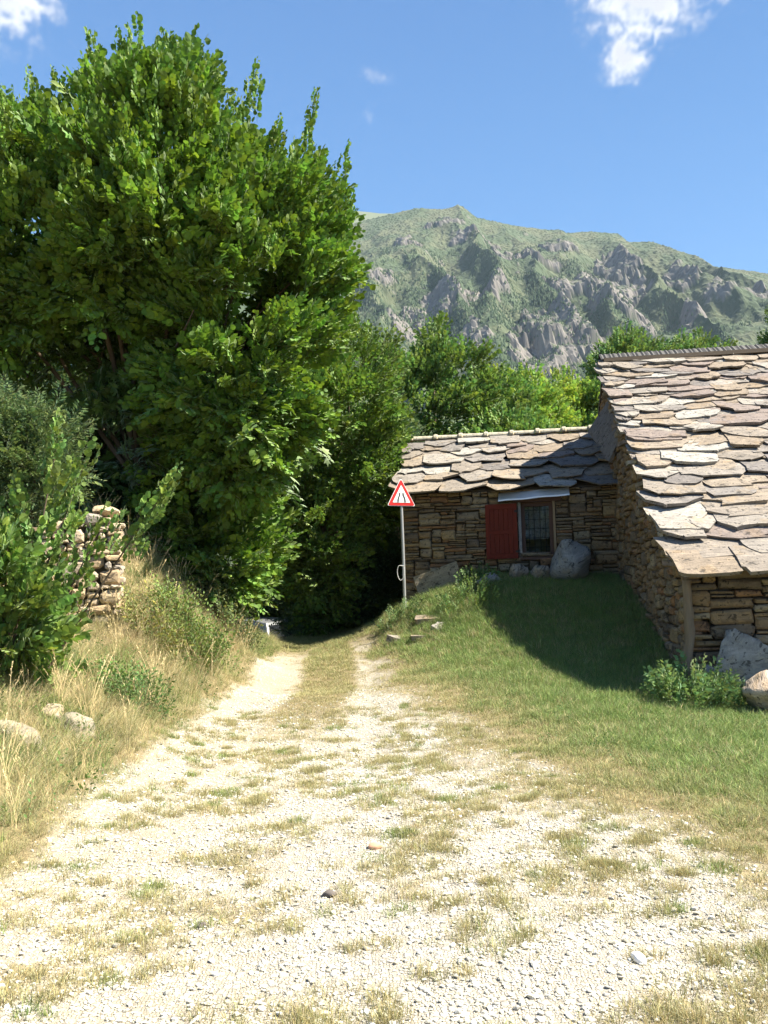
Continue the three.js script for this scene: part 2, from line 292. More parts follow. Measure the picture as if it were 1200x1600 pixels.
function mountainAt(x, d) { // [height, rockiness]
  const t = (d - 900) / 1700, H = skyH(x * lerp(0.75 + 0.25 * clamp(t), 1, clamp(t)) + 0);
  let h = t <= 1 ? H * t : H * (1 - (t - 1) * 1.25);
  const a = clamp(4 * t * (1 - t)), wx = x + 60 * fbm(x / 300, d / 300, 2);
  const spur = 1 - Math.abs(n2(wx / 330 + 2.1, d / 1500 + 0.3)) * 2;
  h += a * (46 * spur + 26 * fbm(x / 120, d / 190, 4) - 14);
  let rock = 0;
  for (const c of CRAGS) {
    const dx = (x - c[0]) / c[2], dy = (d - c[1]) / c[3]; if (Math.abs(dx) > 1.9 || Math.abs(dy) > 1.9) continue;
    const q = dx * dx + dy * dy + 1.5 * fbm(x / 60 + c[0], d / 46, 5) - 0.05, m = smooth(1.3, 0.6, q);
    if (m > 0) { h += 0.55 * c[4] * m * (0.75 + 0.35 * smooth(0.6, -0.6, dy)); rock = Math.max(rock, smooth(1.5, 0.95, q)); }
  }
  const rn = fbm(x / 90 + 7, d / 120, 4) + 0.55 * fbm(x / 26, d / 30, 3);
  const scatter = smooth(0.56, 0.7, rn + 0.12 * smooth(500, 100, Math.abs(x - 280)) - 0.16 * smooth(1700, 2300, d) * (x > 700 || x < 60 ? 1 : 0));
  rock = Math.max(rock, scatter * 0.6);
  const rid = 1 - Math.abs(n2(x / 17 + 5, d / 26)) * 2, rid2 = 1 - Math.abs(n2(x / 8, d / 10 + 3)) * 2;
  h += rock * (1.6 * rid + 1.6 * rid2 + 10 * fbm(x / 36, d / 44, 5) + 2.5 * Math.abs(fbm(x / 15, d / 24, 3)));
  h += 1.6 * fbm(x / 22, d / 22, 3) + 3.2 * smooth(0.45, 0.7, fbm(x / 13 + 60, d / 13, 2) + 0.3) * clamp(t * 1.2);
  return [h, rock];
}
{
  const xs = axis([[-1400, -300, 30], [-300, 1400, 4.6], [1400, 2300, 30]]), ds = axis([[600, 1300, 40], [1300, 2640, 4.6], [2640, 3400, 60]]), P = [], K = [], C = [], I = [];
  for (const d of ds) for (const x of xs) { const [h, rock] = mountainAt(x, d); P.push(x, h, -d); K.push(rock); }
  const w = xs.length; for (let j = 0; j < ds.length - 1; j++) for (let i = 0; i < w - 1; i++) { const a = j * w + i; I.push(a, a + 1, a + w, a + 1, a + w + 1, a + w); }
  const g = new THREE.BufferGeometry(); g.setAttribute('position', new THREE.Float32BufferAttribute(P, 3)); g.setIndex(I); g.computeVertexNormals();
  for (let v = 0; v < K.length; v++) { // turf holds on the ledges, bare rock where it is steep
    const x = P[v * 3], h = P[v * 3 + 1], d = -P[v * 3 + 2], rock = K[v] * lerp(0.25, 1, smooth(0.80, 0.62, g.attributes.normal.getY(v) + 0.16 * fbm(x / 12, d / 12, 2)));
    const m = 0.5 + 0.5 * fbm(x / 150 + 3, d / 150, 4), m2 = 0.5 + 0.5 * fbm(x / 14, d / 14, 3), dry = smooth(0.4, 0.75, m + 0.1 * m2), sc = smooth(0.56, 0.8, 0.5 + 0.5 * fbm(x / 9 + 30, d / 9, 3) + 0.1) * smooth(2300, 1700, d);
    let c = [lerp(0.052, 0.092, dry), lerp(0.080, 0.105, dry), lerp(0.033, 0.050, dry)];
    c = c.map((q, k) => lerp(q, [0.045, 0.075, 0.03][k], sc * 0.75));
    const st = 0.5 + 0.5 * n2(x / 60 + 3, (h + 0.35 * x) / 5), rk = 0.06 + 0.11 * m2 + 0.045 * m + 0.08 * st, r = [rk, rk * 0.90, rk * 0.80];
    for (let k = 0; k < 3; k++) C.push(0.86 * lerp(c[k], r[k], smooth(0.35, 0.75, rock + 0.3 * (m2 - 0.5))));
  }
  g.setAttribute('color', new THREE.Float32BufferAttribute(C, 3));
  structure('mountain', g, std({ vertexColors: true, roughness: 1, flatShading: true }), 'rocky green mountain rising behind the trees');
}
{ // a farther, darker ridge just showing over its left shoulder
  const P = [], I = [], n = 60; for (let i = 0; i <= n; i++) { const x = -1600 + i * 60, y = lerp(2070, 1985, smooth(-700, 200, x)) - 0.32 * Math.max(0, x - 150) + 12 * fbm(x / 200, 3, 3); P.push(x, 300, -3300, x, y, -4200, x, 300, -5200); }
  for (let i = 0; i < n; i++) for (let k = 0; k < 2; k++) { const a = i * 3 + k; I.push(a, a + 3, a + 1, a + 3, a + 4, a + 1); }
  const g = new THREE.BufferGeometry(); g.setAttribute('position', new THREE.Float32BufferAttribute(P, 3)); g.setIndex(I); g.computeVertexNormals();
  structure('far_ridge', g, std({ color: RGB(0.08, 0.10, 0.05) }), 'dark far ridge behind the left shoulder of the mountain');
}
const mat4 = (p, q, s) => new THREE.Matrix4().compose(p, q, typeof s === 'number' ? V(s, s, s) : s);
{ // larches and pines scattered over the mountain's lower face
  const rnd = mulberry(77), mats = [], cols = [], g = mergeGeometries([new THREE.ConeGeometry(0.3, 0.75, 6, 1, true).translate(0, 0.45, 0), new THREE.ConeGeometry(0.22, 0.55, 6, 1, true).translate(0, 0.72, 0)]);
  for (let i = 0; i < 120000 && mats.length < 15000; i++) {
    const x = -250 + 1300 * rnd(), d = 1340 + 880 * rnd();
    const m = fbm(x / 110 + 9, d / 130, 3) + 0.4 * fbm(x / 30, d / 30, 2) - 0.55 * smooth(1650, 2150, d) - 0.5 * smooth(560, 800, x) - 0.3 * smooth(60, -80, x);
    if (rnd() > smooth(-0.6, 0.15, m)) continue;
    const [h, rock] = mountainAt(x, d); if (rock > 0.8 && rnd() < 0.6) continue;
    const s = 4 + 6 * rnd() * rnd() + 2 * rnd();
    mats.push(mat4(V(x, h - 0.5, -d), new THREE.Quaternion().setFromAxisAngle(V(0, 1, 0), rnd() * 6), V(s * 0.9, s, s * 0.9)));
    const k = 0.8 + 0.5 * rnd(); cols.push([0.05 * k, 0.085 * k, 0.035 * k]);
  }
  tag(instanced('mountain_conifers', g, std({ color: 0xffffff, flatShading: true }), mats, cols), 'small dark conifers scattered over the mountain face', 'conifers');
}

// ───────────────────────── foliage ─────────────────────────
function leafInto(B, base, dir, nor, len, wid, kind, tint) {
  const from = B.p.length; // a leaf from its stalk at base, growing along dir
  const d = dir.clone().normalize(), n = nor.clone().addScaledVector(d, -nor.dot(d)).normalize(), s = d.clone().cross(n);
  const at = (t, w, lift) => base.clone().addScaledVector(d, t * len).addScaledVector(s, w * wid).addScaledVector(n, lift * len).toArray();
  const fold = 0.07, droop = (t) => -0.22 * t * t;
  if (kind === 'round') {
    const T = [0, 0.18, 0.5, 0.82, 1.02], Wd = [0, 0.40, 0.52, 0.34, 0];
    for (let i = 0; i < 4; i++) for (const e of [-1, 1]) {
      const a = at(T[i], 0, droop(T[i])), b = at(T[i + 1], 0, droop(T[i + 1])), c = at(T[i] - (i ? 0 : 0.03), e * Wd[i], droop(T[i]) + fold * (Wd[i] ? 1 : 0)), f = at(T[i + 1], e * Wd[i + 1], droop(T[i + 1]) + fold * (Wd[i + 1] ? 1 : 0));
      if (!Wd[i]) B.tri(a, e > 0 ? f : b, e > 0 ? b : f); else if (!Wd[i + 1]) B.tri(a, e > 0 ? c : b, e > 0 ? b : c); else if (e > 0) B.quad(a, c, f, b); else B.quad(a, b, f, c);
    }
  } else if (kind === 'palmate') {
    const O = [[0.02, 0.14], [0.10, 0.62], [0.28, 0.30], [0.66, 0.58], [0.60, 0.18], [1.04, 0]], c = at(0.3, 0, 0.02);
    let pr = at(0, 0, 0); for (const [t, w] of O) { const q = at(t, w, droop(t) - 0.1 * w); B.tri(c, pr, q); pr = q; }
    pr = at(0, 0, 0); for (const [t, w] of O) { const q = at(t, -w, droop(t) - 0.1 * w); B.tri(c, q, pr); pr = q; }
  } else { // lance
    const a = at(0, 0, 0), b = at(0.45, 0.5, droop(0.45) + 0.04), c = at(1, 0, droop(1)), e = at(0.45, -0.5, droop(0.45) + 0.04), m = at(0.45, 0, droop(0.45)); B.tri(a, b, m); B.tri(m, b, c); B.tri(a, m, e); B.tri(m, c, e);
  }
  if (tint) for (let i = from; i < B.p.length; i += 3) B.c.push(...tint);
}
function sprig(seed, { n = 10, len = 0.42, leaf = 0.12, ratio = 0.92, kind = 'round', spread = 0.9, pairs = false, jitter = 0.5 }) {
  const r = mulberry(seed), B = new Build(), up = V(0, 1, 0);
  for (let i = 0; i < n; i++) {
    const t = pairs ? (Math.floor(i / 2) + 0.6) / (n / 2) : (i + 0.6) / n, side = i % 2 ? 1 : -1, last = i >= n - 1;
    const base = V((r() - 0.5) * 0.03, t * len, 0.05 * len * Math.sin(t * 3)), dir = last ? V((r() - 0.5) * 0.5, 1, 0.2) : V(side * spread, 0.55 + 0.4 * (r() - 0.3), (r() - 0.5) * 0.9);
    const nor = V((r() - 0.5) * jitter * 1.6, -0.25 + (r() - 0.5) * jitter, 1), L = leaf * (0.5 + 0.75 * r()) * (t > 0.85 ? 0.72 : 1), k = 0.62 + 0.7 * r(), y = r();
    leafInto(B, base.addScaledVector(dir.clone().normalize(), leaf * 0.25), dir, nor, L, L * ratio * (0.85 + 0.3 * r()), kind, [k * lerp(0.84, 1.12, y), k, k * lerp(1.2, 0.8, y)]);
  }
  const w = 0.0035; // the twig itself
  for (let k = 0; k < 3; k++) { const a = k * 2.094, b = a + 2.094; B.quad([Math.cos(a) * w, -0.1, Math.sin(a) * w], [Math.cos(b) * w, -0.1, Math.sin(b) * w], [0, len, 0], [0, len, 0]); for (let q = 0; q < 6; q++) B.c.push(0.9, 0.55, 0.8); }
  const g = B.geo(); g.deleteAttribute('uv'); return g;
}
const SPRIG = {
  hazel: [1, 2, 3].map((s) => sprig(s, { n: 14, len: 0.40, leaf: 0.10, ratio: 0.92, jitter: 0.9 })),
  small: [4, 5].map((s) => sprig(s, { n: 13, len: 0.42, leaf: 0.088, ratio: 0.85, jitter: 0.8 })),
  maple: [6, 7].map((s) => sprig(s, { n: 8, len: 0.34, leaf: 0.17, ratio: 1.0, kind: 'palmate', pairs: true })),
  ash: [8, 9].map((s) => sprig(s, { n: 22, len: 0.5, leaf: 0.11, ratio: 0.34, kind: 'lance', pairs: true, spread: 1.1, jitter: 0.9 })),
  far: [10, 11].map((s) => sprig(s, { n: 18, len: 0.5, leaf: 0.17, ratio: 0.8, kind: 'lance', spread: 1.3, jitter: 1.4 })),
  nettle: [12, 13].map((s) => sprig(s, { n: 14, len: 0.32, leaf: 0.085, ratio: 0.55, kind: 'lance', pairs: true, spread: 1.2, jitter: 0.7 })),
  herb: [14, 15].map((s) => sprig(s, { n: 10, len: 0.3, leaf: 0.05, ratio: 0.5, kind: 'lance', spread: 0.9, jitter: 1 })),
};
function aimed(p, grow, rnd, s, roll = 1.1) {
  const y = grow.clone().normalize(), ref = Math.abs(y.y) > 0.92 ? V(rnd() - 0.5, 0.1, rnd() - 0.5) : V(0, 1, 0);
  const z = ref.addScaledVector(y, -ref.dot(y)).normalize().applyAxisAngle(y, (rnd() - 0.5) * 2 * roll), x = y.clone().cross(z);
  return new THREE.Matrix4().makeBasis(x.multiplyScalar(s), y.multiplyScalar(s), z.multiplyScalar(s)).setPosition(p);
}
function ballPoint(rnd) { let v; do v = V(rnd() * 2 - 1, rnd() * 2 - 1, rnd() * 2 - 1); while (v.lengthSq() > 1 || v.lengthSq() < 0.01); return v; }
// a crown of clumps set over the surface of a few lobes; each clump holds sprigs that reach out and up
function crown(lobes, { clumps, per, size, seed, scale = 1, up = 0.55, floor = -99, inner = 0.25, flat = 0.7, hang = 0 }) {
  const rnd = mulberry(seed), out = [], total = lobes.reduce((s, l) => s + l.r[0] * l.r[1], 0);
  for (const l of lobes) {
    const n = Math.round(clumps * l.r[0] * l.r[1] / total);
    for (let i = 0; i < n; i++) {
      const dir = ballPoint(rnd).normalize(), k = rnd() < inner ? 0.45 + 0.4 * rnd() : 0.82 + 0.26 * rnd() * rnd();
      const bump = 1 + 0.16 * n3(dir.x * 2 + seed, dir.y * 2, dir.z * 2);
      const c = V(l.c[0] + dir.x * l.r[0] * k * bump, l.c[1] + dir.y * l.r[1] * k * bump, l.c[2] + dir.z * l.r[2] * k * bump);
      if (lobes.some((q) => q !== l && ((c.x - q.c[0]) / q.r[0]) ** 2 + ((c.y - q.c[1]) / q.r[1]) ** 2 + ((c.z - q.c[2]) / q.r[2]) ** 2 < 0.42)) continue;
      const R = size * (0.6 + 0.8 * rnd()), m = Math.round(per * (0.5 + rnd()));
      for (let j = 0; j < m; j++) {
        const q = ballPoint(rnd), p = c.clone().add(V(q.x * R, q.y * R * flat, q.z * R)); if (p.y < floor) continue;
        const grow = dir.clone().multiplyScalar(0.75).add(V((rnd() - 0.5) * 0.9, up * (0.4 + rnd()) - hang * rnd(), (rnd() - 0.5) * 0.9)).addScaledVector(q, 0.5);
        out.push(aimed(p, grow, rnd, scale * (0.75 + 0.5 * rnd())));
      }
    }
  }
  return out;
}
function shoot(out, a, b, n, rnd, s = 1, wide = 0.13) { // a leafy shoot from a to b
  for (let i = 0; i < n; i++) { const t = (i + rnd() * 0.7) / n, p = V(...a).lerp(V(...b), t), g = V(...b).sub(V(...a)).normalize(), k = wide * (1.25 - t); p.add(V((rnd() - 0.5) * k, 0, (rnd() - 0.5) * k)); out.push(aimed(p, g.add(V((rnd() - 0.5) * 1.4 * (1.1 - t), 0.1, (rnd() - 0.5) * 1.4 * (1.1 - t))), rnd, s * (0.6 + 0.35 * rnd()), 3)); }
}
function leaves(parent, name, kinds, mats, mat, tone, seed) { // spread the placements over the sprig variants; the first is the crown, the others lie in it
  const rnd = mulberry(seed), bins = kinds.map(() => [[], []]);
  for (const m of mats) { const b = bins[Math.floor(rnd() * kinds.length)]; const k = 0.9 * (0.72 + 0.56 * rnd()), y = rnd(); b[0].push(m); b[1].push([tone[0] * k * lerp(0.84, 1.14, y), tone[1] * k, tone[2] * k * lerp(1.15, 0.8, y)]); }
  bins.forEach((b, i) => { if (b[0].length) instanced(name, kinds[i], mat, b[0], b[1], parent); });
}
const LEAF = leafMat(1, 1, 1, 0.45, 0.8), GLOSSY = new THREE.MeshPhysicalMaterial({ color: 0xffffff, roughness: 0.72, transmission: 0.4, thickness: 0, side: THREE.DoubleSide, vertexColors: true });
function limbs(tree, base, tips, r, seed) {
  const rnd = mulberry(seed);
  for (const t of tips) {
    const e = V(...t), b = V(...base).add(V((rnd() - 0.5) * 0.12, -0.9 * r * 8 * rnd(), (rnd() - 0.5) * 0.12)), m1 = b.clone().lerp(e, 0.35).add(V((rnd() - 0.5) * 1.1, 0.7 * rnd() - 0.1, (rnd() - 0.5) * 1.1)), m2 = b.clone().lerp(e, 0.7).add(V((rnd() - 0.5) * 0.5, 0.3 * rnd(), (rnd() - 0.5) * 0.5));
    mesh('branch', tube([b, m1, m2, e], r * (0.6 + 0.4 * rnd()), r * 0.14, 6, 0.15, seed + e.x), M.bark, tree);
  }
}
function tree(name, label, base, opts) {
  const t = thing(name, label, 'tree', [0, 0, 0], 0, opts.group);
  const g0 = ground(base[0], base[1]), foot = [base[0], g0 - 0.3, base[1]], c = opts.lobes[0].c, fork = [lerp(foot[0], c[0], 0.35), lerp(g0, c[1], opts.fork ?? 0.45), lerp(foot[2], c[2], 0.35)];
  mesh('trunk', tube([foot, [lerp(foot[0], fork[0], 0.4) + 0.06, lerp(foot[1], fork[1], 0.5), lerp(foot[2], fork[2], 0.5)], fork, [c[0], c[1] + opts.lobes[0].r[1] * 0.4, c[2]]], opts.trunk, opts.trunk * 0.3, 9, 0.12, opts.seed), M.bark, t);
  const rnd = mulberry(opts.seed + 5), tips = [];
  for (const l of opts.lobes) for (let i = 0; i < (opts.limbs ?? 4); i++) { const d = ballPoint(rnd).normalize(); d.y = Math.abs(d.y) * 0.8 - 0.1; tips.push([l.c[0] + d.x * l.r[0] * 0.85, l.c[1] + d.y * l.r[1] * 0.85, l.c[2] + d.z * l.r[2] * 0.85]); }
  limbs(t, fork, tips, opts.trunk * 0.45, opts.seed + 9);
  const pl = crown(opts.lobes, opts);
  for (let i = 0; i < (opts.spires ?? 0); i++) { // young shoots standing up all over the top of the crown
    const l = opts.lobes[Math.floor(rnd() * opts.lobes.length)], d = ballPoint(rnd).normalize(); if (d.y < 0.05) d.y = -d.y * 0.6 + 0.15; d.normalize();
    const a = [l.c[0] + d.x * l.r[0] * 0.95, l.c[1] + d.y * l.r[1] * 0.95, l.c[2] + d.z * l.r[2] * 0.95], h = 0.35 + 0.75 * rnd() * rnd() + 0.2 * rnd();
    shoot(pl, a, [a[0] + d.x * 0.35 * h + (rnd() - 0.5) * 0.2, a[1] + h, a[2] + d.z * 0.35 * h], Math.round(7 + 10 * h), rnd, (opts.scale ?? 1) * 0.85, 0.36);
  }
  for (const s of opts.shoots ?? []) shoot(pl, s[0], s[1], s[2] ?? 14, rnd, opts.scale ?? 1, s[3]);
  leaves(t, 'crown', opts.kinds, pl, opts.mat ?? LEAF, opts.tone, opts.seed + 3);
  return t;
}

// ───────────────────────── trees ─────────────────────────
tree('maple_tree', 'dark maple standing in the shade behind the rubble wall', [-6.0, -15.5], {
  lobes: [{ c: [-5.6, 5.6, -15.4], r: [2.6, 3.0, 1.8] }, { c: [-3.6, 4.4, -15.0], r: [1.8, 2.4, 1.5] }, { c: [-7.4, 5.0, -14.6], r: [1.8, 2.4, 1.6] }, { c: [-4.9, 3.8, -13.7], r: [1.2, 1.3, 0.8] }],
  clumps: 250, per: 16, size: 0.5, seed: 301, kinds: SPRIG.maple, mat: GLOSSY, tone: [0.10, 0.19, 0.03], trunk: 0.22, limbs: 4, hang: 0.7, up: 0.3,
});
tree('hazel_tree', 'tall round-leaved hazel tree filling the left side', [-4.6, -14.2], {
  lobes: [
    { c: [-3.75, 7.3, -13.5], r: [2.9, 2.1, 2.3] }, { c: [-2.4, 5.7, -13.0], r: [1.5, 2.6, 1.6] }, { c: [-3.95, 8.2, -13.2], r: [1.8, 2.2, 1.8] }, { c: [-6.3, 7.3, -13.6], r: [2.2, 2.1, 1.9] },
    { c: [-3.15, 2.6, -14.0], r: [1.0, 1.9, 1.0] }, { c: [-1.75, 7.1, -13.2], r: [1.0, 1.5, 1.1] },
  ],
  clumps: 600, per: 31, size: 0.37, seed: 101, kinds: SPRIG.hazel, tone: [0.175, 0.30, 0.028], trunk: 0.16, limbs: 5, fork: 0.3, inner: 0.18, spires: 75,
  shoots: [
    [[-4.1, 9.4, -13.0], [-4.15, 11.1, -12.9], 20, 0.5], [[-4.7, 9.2, -13.0], [-4.75, 10.4, -12.9], 14, 0.4], [[-3.6, 9.4, -13], [-3.35, 10.5, -12.9], 14, 0.4], [[-2.4, 8.0, -13], [-2.05, 10.2, -12.8], 24, 0.5], [[-1.5, 7.8, -13], [-1.05, 9.75, -12.8], 22, 0.5], [[-1.0, 6.8, -13], [-0.5, 8.75, -12.8], 22, 0.45],
    [[-1.0, 6.2, -13], [-0.45, 7.6, -12.6], 14, 0.4], [[-5.8, 8.6, -13], [-5.9, 10.2, -12.8], 18, 0.4], [[-6.6, 8.2, -13], [-6.5, 9.7, -12.8], 16, 0.4], [[-3.0, 8.8, -13], [-2.8, 9.7, -12.8], 12, 0.4], [[-5.2, 9, -13], [-5.25, 10.0, -12.8], 12, 0.4], [[-2.0, 3.6, -12.6], [-1.55, 3.2, -12.0], 10, 0.3], [[-2.2, 4.2, -12.3], [-1.75, 3.6, -11.6], 10, 0.3],
  ],
});
tree('hazel_tree', 'smaller hazel tree in sun, behind the track end beside the tall tree', [-1.6, -19.2], {
  lobes: [{ c: [-1.0, 5.6, -18.2], r: [1.35, 1.75, 1.5] }, { c: [-1.9, 4.6, -18.4], r: [1.3, 1.8, 1.4] }, { c: [-0.6, 4.2, -18.6], r: [1.0, 1.5, 1.2] }, { c: [-1.5, 2.3, -18.0], r: [0.8, 1.4, 0.6] }, { c: [-1.5, 0.9, -18.9], r: [0.7, 0.8, 0.4] }],
  clumps: 220, per: 24, size: 0.42, seed: 131, kinds: SPRIG.small, tone: [0.17, 0.275, 0.036], trunk: 0.11, limbs: 5, inner: 0.2, spires: 30,
  shoots: [[[-1.9, 2.6, -16.6], [-1.25, 2.9, -16.0], 10, 0.25]],
});
const ASH = [
  ['feathery ash sapling at the end of the track', [-0.9, -20.4], [[-0.7, 2.6, -20.2, 1.3, 2.0, 1.0], [-1.6, 1.9, -20.4, 1.2, 1.7, 0.9], [-1.3, 0.7, -19.7, 1.2, 1.2, 0.5]], 141],
  ['feathery ash sapling beside the corner of the windowed house', [0.4, -20.9], [[0.35, 2.9, -20.8, 1.0, 2.2, 0.9], [0.2, 1.2, -20.0, 0.8, 1.3, 0.6]], 151],
  ['shaded ash sapling standing over the parked car', [-2.4, -22.2], [[-2.9, 3.7, -21.8, 1.5, 1.7, 1.0], [-1.7, 1.4, -21.6, 0.8, 1.7, 0.8], [-1.8, 0.2, -22, 0.8, 0.9, 0.6]], 161],
];
for (const [label, base, l, seed] of ASH) tree('ash_tree', label, base, { lobes: l.map((q) => ({ c: q.slice(0, 3), r: q.slice(3) })), clumps: 135, per: 17, size: 0.42, seed, kinds: SPRIG.ash, tone: [0.095, 0.165, 0.055], trunk: 0.07, limbs: 4, scale: 1.0, group: 'ash saplings at the end of the track' });
tree('elder_bush', 'grey-green feathery bush in sun above the rubble wall at the left edge', [-5.0, -10.75], { lobes: [{ c: [-4.8, 3.1, -10.5], r: [0.4, 0.6, 0.35] }, { c: [-5.3, 3.3, -10.5], r: [0.5, 0.8, 0.4] }], clumps: 95, per: 18, size: 0.3, seed: 171, kinds: SPRIG.ash, tone: [0.13, 0.20, 0.06], trunk: 0.06, limbs: 4, scale: 0.75 });
const BACK = [ // label, base, lobes, tone
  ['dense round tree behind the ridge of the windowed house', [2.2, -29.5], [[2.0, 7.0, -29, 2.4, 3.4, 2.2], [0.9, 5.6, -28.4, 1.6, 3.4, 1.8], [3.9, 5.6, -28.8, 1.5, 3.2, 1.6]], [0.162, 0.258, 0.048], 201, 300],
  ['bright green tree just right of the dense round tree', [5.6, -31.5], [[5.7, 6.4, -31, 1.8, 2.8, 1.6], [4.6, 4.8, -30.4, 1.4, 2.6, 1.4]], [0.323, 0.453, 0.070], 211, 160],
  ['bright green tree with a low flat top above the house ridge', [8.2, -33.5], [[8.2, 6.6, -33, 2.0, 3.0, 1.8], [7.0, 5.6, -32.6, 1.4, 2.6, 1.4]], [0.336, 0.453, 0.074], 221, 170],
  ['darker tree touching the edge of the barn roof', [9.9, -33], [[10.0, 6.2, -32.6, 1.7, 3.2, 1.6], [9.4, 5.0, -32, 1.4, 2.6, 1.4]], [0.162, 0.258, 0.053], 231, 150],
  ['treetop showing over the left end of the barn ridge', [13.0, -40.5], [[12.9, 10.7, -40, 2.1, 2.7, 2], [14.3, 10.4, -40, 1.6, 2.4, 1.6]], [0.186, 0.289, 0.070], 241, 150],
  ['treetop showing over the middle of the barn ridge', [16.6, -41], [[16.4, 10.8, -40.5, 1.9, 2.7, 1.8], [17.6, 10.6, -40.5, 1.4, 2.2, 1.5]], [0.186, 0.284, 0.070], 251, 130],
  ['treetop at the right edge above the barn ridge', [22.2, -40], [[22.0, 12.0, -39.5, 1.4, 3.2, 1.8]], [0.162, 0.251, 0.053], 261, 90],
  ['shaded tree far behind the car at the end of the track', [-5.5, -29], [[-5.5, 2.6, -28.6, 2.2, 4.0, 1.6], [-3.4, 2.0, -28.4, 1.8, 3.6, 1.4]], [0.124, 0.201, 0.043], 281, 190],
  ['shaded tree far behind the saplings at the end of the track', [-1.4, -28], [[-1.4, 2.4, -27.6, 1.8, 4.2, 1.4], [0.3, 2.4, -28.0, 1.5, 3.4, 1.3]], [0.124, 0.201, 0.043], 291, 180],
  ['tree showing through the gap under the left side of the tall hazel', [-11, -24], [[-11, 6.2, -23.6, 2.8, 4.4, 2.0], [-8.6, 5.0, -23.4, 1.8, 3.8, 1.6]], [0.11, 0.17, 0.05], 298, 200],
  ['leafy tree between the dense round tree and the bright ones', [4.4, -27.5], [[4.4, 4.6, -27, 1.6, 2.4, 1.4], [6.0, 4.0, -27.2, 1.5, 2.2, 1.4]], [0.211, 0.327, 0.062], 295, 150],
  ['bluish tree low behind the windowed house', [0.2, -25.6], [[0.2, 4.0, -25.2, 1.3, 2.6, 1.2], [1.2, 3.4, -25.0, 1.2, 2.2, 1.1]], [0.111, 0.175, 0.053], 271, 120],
];
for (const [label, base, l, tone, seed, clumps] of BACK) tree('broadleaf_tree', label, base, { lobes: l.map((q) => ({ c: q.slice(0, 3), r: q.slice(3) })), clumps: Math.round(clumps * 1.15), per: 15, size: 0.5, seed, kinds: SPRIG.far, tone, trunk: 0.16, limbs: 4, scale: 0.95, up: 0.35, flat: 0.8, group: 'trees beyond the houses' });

// what the window mirrors: trees across the meadow behind the viewer
for (const [label, x, z, seed] of [['tree mirrored in the window pane, nearest the lane', -4.5, 31, 341], ['tree mirrored in the window pane, in the middle of the three', -9.5, 33, 351], ['tree mirrored in the window pane, farthest out', -15, 30, 361]]) tree('meadow_tree', label, [x, z], { lobes: [{ c: [x, 4.6, z], r: [2.9, 3.6, 2] }, { c: [x + 1.6, 3.2, z], r: [2, 2.6, 1.6] }], clumps: 130, per: 14, size: 0.6, seed, kinds: SPRIG.far, tone: [0.14, 0.21, 0.06], trunk: 0.2, limbs: 3, scale: 1.2, group: 'trees across the meadow' });

{ // the hazel shrub in front of the rubble wall
  const s = thing('hazel_shrub', 'leafy hazel shrub on the left bank in front of the rubble wall', 'shrub'), rnd = mulberry(401), pl = [], g0 = ground(-3.35, -7.5);
  const stems = [[-3.12, 3.0, -7.4, 16], [-2.9, 2.75, -7.5, 12], [-3.5, 2.35, -7.4, 15], [-3.9, 2.2, -7.3, 15], [-4.2, 1.9, -7.2, 15], [-2.15, 2.5, -7.7, 20], [-3.8, 1.8, -6.9, 15], [-3.3, 1.6, -7.0, 13], [-3.4, 1.9, -6.95, 14], [-4.3, 1.5, -7.0, 14], [-2.75, 2.1, -7.5, 12]];
  for (const [x, y, z, n] of stems) {
    const b = [-3.6 + (rnd() - 0.5) * 0.4, g0 - 0.1, -7.5 + (rnd() - 0.5) * 0.3], m = [lerp(b[0], x, 0.55) + 0.05, lerp(b[1], y, 0.6), lerp(b[2], z, 0.5)];
    mesh('stem', tube([b, m, [x, y, z]], 0.016, 0.003, 5, 0, x * 9), M.bark, s);
    shoot(pl, m, [x, y, z], n, rnd, 0.8, 0.4); if (x < -2.5) shoot(pl, b, m, n, rnd, 0.85, 0.7);
  }
  pl.push(...crown([{ c: [-3.62, 1.2, -7.2], r: [0.42, 0.65, 0.4] }, { c: [-4.1, 1.35, -7.2], r: [0.65, 0.75, 0.5] }], { clumps: 70, per: 11, size: 0.2, seed: 411, scale: 0.78, floor: g0 + 0.1 }));
  leaves(s, 'foliage', SPRIG.hazel, pl, LEAF, [0.19, 0.30, 0.05], 402);
}
function herb(name, label, x, z, r, h, n, kinds, tone, seed, scale, category = 'plant', group) {
  const o = thing(name, label, category, [0, 0, 0], 0, group), rnd = mulberry(seed), pl = [];
  for (let i = 0; i < n; i++) { const a = rnd() * 6.28, q = Math.sqrt(rnd()), px = x + Math.cos(a) * q * r, pz = z + Math.sin(a) * q * r, hh = h * (0.35 + 0.65 * rnd()) * (1 - 0.55 * q * q), y = ground(px, pz) + hh * rnd() * 0.9; pl.push(aimed(V(px, y, pz), V((px - x) / r * 0.6 + (rnd() - 0.5) * 0.6, 0.9, (pz - z) / r * 0.6 + (rnd() - 0.5) * 0.6), rnd, scale * (0.7 + 0.5 * rnd()), 3)); }
  leaves(o, 'foliage', kinds, pl, LEAF, tone, seed + 1); return o;
}

